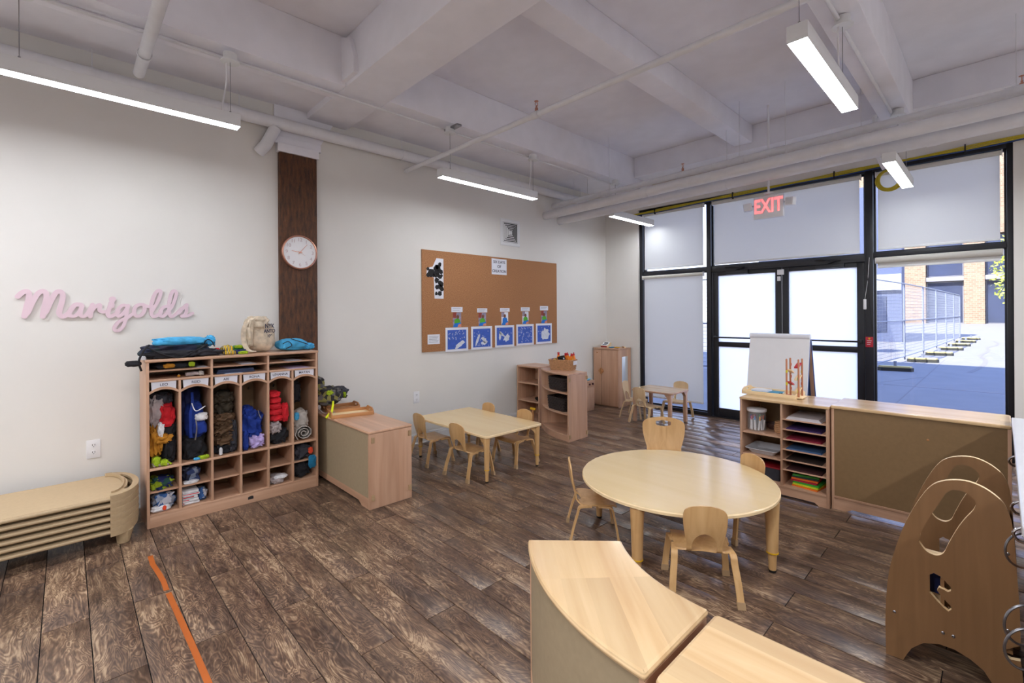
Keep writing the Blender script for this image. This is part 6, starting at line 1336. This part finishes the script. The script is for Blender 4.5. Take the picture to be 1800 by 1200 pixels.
# ---- counter with marble top at the right edge
wood('walnut', (60, 34, 22), (92, 54, 34), 'Z', .4, 9, 0)
t = thing('kitchen_counter', 'counter with pale marble top and dark wood body at the right edge', 'counter', (.42, 3.3, 0))
po = [(.046, 2.22)]+[(.046+.07*(1-math.cos(a)), 2.22-.07*math.sin(a)) for a in [math.radians(q) for q in range(15, 91, 15)]]+[(.80, 2.15), (.80, 4.42), (.050, 4.42)]
P(t, 'marble_top', ease_slab(MB(), po, .795, .832, .006), 'marble', smooth=20)
P(t, 'body', MB().box(.115, .76, 2.26, 4.40, .08, .795, .003), 'walnut'); P(t, 'toe_kick', MB().box(.16, .72, 2.30, 4.36, 0, .08), 'dark_cavity')
for k, y in enumerate((2.28, 2.98, 3.70)): P(t, 'door', MB().box(.098, .114, y, y+.66, .10, .78, .004), 'walnut')
for k, (y, z) in enumerate(((3.55, .745), (2.72, .735), (2.40, .72))):
    hk = thing('cup_hook', 'chrome hook under the marble counter edge, %s' % ['the farthest one', 'the middle one', 'the one nearest the camera'][k], 'hook', (.075, y, .795), 0, 'hooks under the counter edge')
    obj('hook_wire', MB().tube(catmull([(0, 0, 0), (0, 0, -.02), (-.028, 0, -.03), (-.045, 0, -.052), (-.035, 0, -.075), (-.01, 0, -.078), (.008, 0, -.066)]), .005, 8), 'chrome', hk); obj('hook_base', MB().lathe([(.010, -.006), (.010, 0), (0, 0)], seg=12), 'chrome', hk)
for k, (y, z, r_) in enumerate(((2.55, .635, .062), (2.33, .46, .068), (2.29, .40, .068))):
    rn = thing('metal_ring', 'large thin steel ring hanging at the counter side, %s' % ['the upper one by the orange board', 'the middle one', 'the lowest one'][k], 'ring', (.055, y, z), 0, 'steel rings at the counter side')
    obj('ring_wire', MB().tube([(r_*math.cos(2*PI*i/32)*.72, r_*math.cos(2*PI*i/32)*.55, r_*math.sin(2*PI*i/32)) for i in range(33)], .0042, 8, caps=False), 'steel', rn); obj('ring_clasp', MB().tube([(-.002, 0, r_-.006), (.012, 0, r_+.004)], .008, 8), 'chrome', rn)
t = thing('cutting_board', 'orange-brown wooden board hanging at the counter side', 'board', (.088, 2.62, .56)); obj('board_body', MB().box(-.006, .006, -.09, .09, -.11, .09, .004), 'tray_wood', t); obj('hanging_loop', MB().tube([(0, 0, .09), (.0, .01, .115), (0, 0, .13), (0, -.01, .115), (0, 0, .09)], .003, 6), 'steel', t)

# ---- arched plywood toy frame
OUT = [(-.356,0),(-.357,.185),(-.346,.354),(-.319,.491),(-.284,.612),(-.24,.72),(-.205,.782),(-.171,.812),(-.128,.828),(-.086,.831),(-.043,.816),(-.007,.789),(.013,.761),(.028,.71),(.036,.629),(.041,.529),(.048,.385),(.051,.241),(.008,.204),(.003,.192),(.010,.179),(.025,.174),(.050,.180),(.055,.13),(.058,0),(.005,0),(-.012,.030),(-.028,.055),(-.049,.09),(-.089,.116),(-.134,.131),(-.181,.130),(-.232,.108),(-.268,.069),(-.288,.026),(-.298,0)]
H1 = [(-.243,.536),(-.227,.512),(-.21,.500),(-.186,.498),(-.165,.516),(-.152,.554),(-.125,.626),(-.1,.679),(-.077,.719),(-.07,.745),(-.075,.766),(-.09,.779),(-.109,.788),(-.138,.785),(-.158,.765),(-.181,.713),(-.202,.666),(-.232,.592)]
H2 = [(-.21,.408),(-.196,.421),(-.176,.415),(-.166,.406),(-.143,.381),(-.144,.367),(-.153,.359),(-.166,.364),(-.181,.366),(-.186,.352),(-.173,.332),(-.16,.32),(-.143,.304),(-.143,.291),(-.152,.279),(-.167,.289),(-.187,.308),(-.21,.334)]
OUT = [(p.x, p.y) for p in catmull(OUT[:18], 3)]+OUT[18:]
H1c = [(p.x, p.y) for p in catmull(H1+[H1[0]], 3)][:-1]
t = thing('plywood_frame', 'tall plywood play frame with two arched side panels at the right', 'play frame', (-.15, 2.85, 0))
for y, lb in ((2.632, 'nearer arched side panel'), (3.085, 'farther arched side panel')):
    m = MB(); m.prism(OUT, y, y+.021, holes=[H1c, H2], fn=lambda x, z, q: (x, q, z))
    # side faces take the brightened edge material, caught light painted into its colour
    me_faces = m.f; o_ = P(t, 'side_panel', m, ['ply_face', 'ply_edge_lit'], label=lb, smooth=30)
    for pf in o_.data.polygons:
        if abs(pf.normal.y) < .5: pf.material_index = 1
    P(t, 'panel_foot', MB().box(-.33, -.30, y-.0, y+.018, -.0, .0015), 'rubber_black')
b_ = MB().prism([(2.65, .12), (3.085, .12), (3.085, .40), (2.65, .40)], -.012, .0, holes=[[(2.78, .20), (2.95, .20), (2.95, .32), (2.78, .32)]], fn=lambda a, z, x: (-.165+x, a, z)); P(t, 'cross_panel', b_, 'ply_face')
P(t, 'cross_panel', MB().box(-.34, .03, 2.65, 3.085, .185, .200, .001), 'ply_face'); P(t, 'cross_panel', MB().box(.012, .028, 2.65, 3.085, .26, .62, .001), 'ply_face')
P(t, 'blue_slide', MB().box(-.24, -.17, 2.72, 2.73, .30, .42, .002), 'cloth_navy'); P(t, 'pale_block', MB().box(-.26, -.10, 2.76, 2.78, .24, .46, .002), 'ply_edge_lit')
for x, z in ((-.326, .199), (-.169, .183), (-.137, .184), (.017, .282), (.018, .58)): P(t, 'bolt', MB().lathe([(.006, 0), (.006, -.002), (.004, -.0035), (0, -.0035)], (x, 2.632, z), 12, 'Y'), 'steel')
# ---- orange floor tape
tag(obj('floor_tape', MB().prism([(-3.735, .368), (-3.60, .366), (-3.45, .378), (-3.32, .386), (-3.205, .386), (-3.20, .410), (-3.33, .411), (-3.45, .404), (-3.60, .392), (-3.735, .394)], .0003, .0012), 'tape_orange'), 'shorter strip of orange tape on the floor near the cots', 'tape', 'orange floor tape')
tag(obj('floor_tape', MB().prism([(-3.165, .388), (-2.6, .402), (-2.0, .412), (-2.0, .437), (-2.6, .428), (-3.165, .414)], .0003, .0012), 'tape_orange'), 'longer strip of orange tape running to the bottom edge', 'tape', 'orange floor tape')
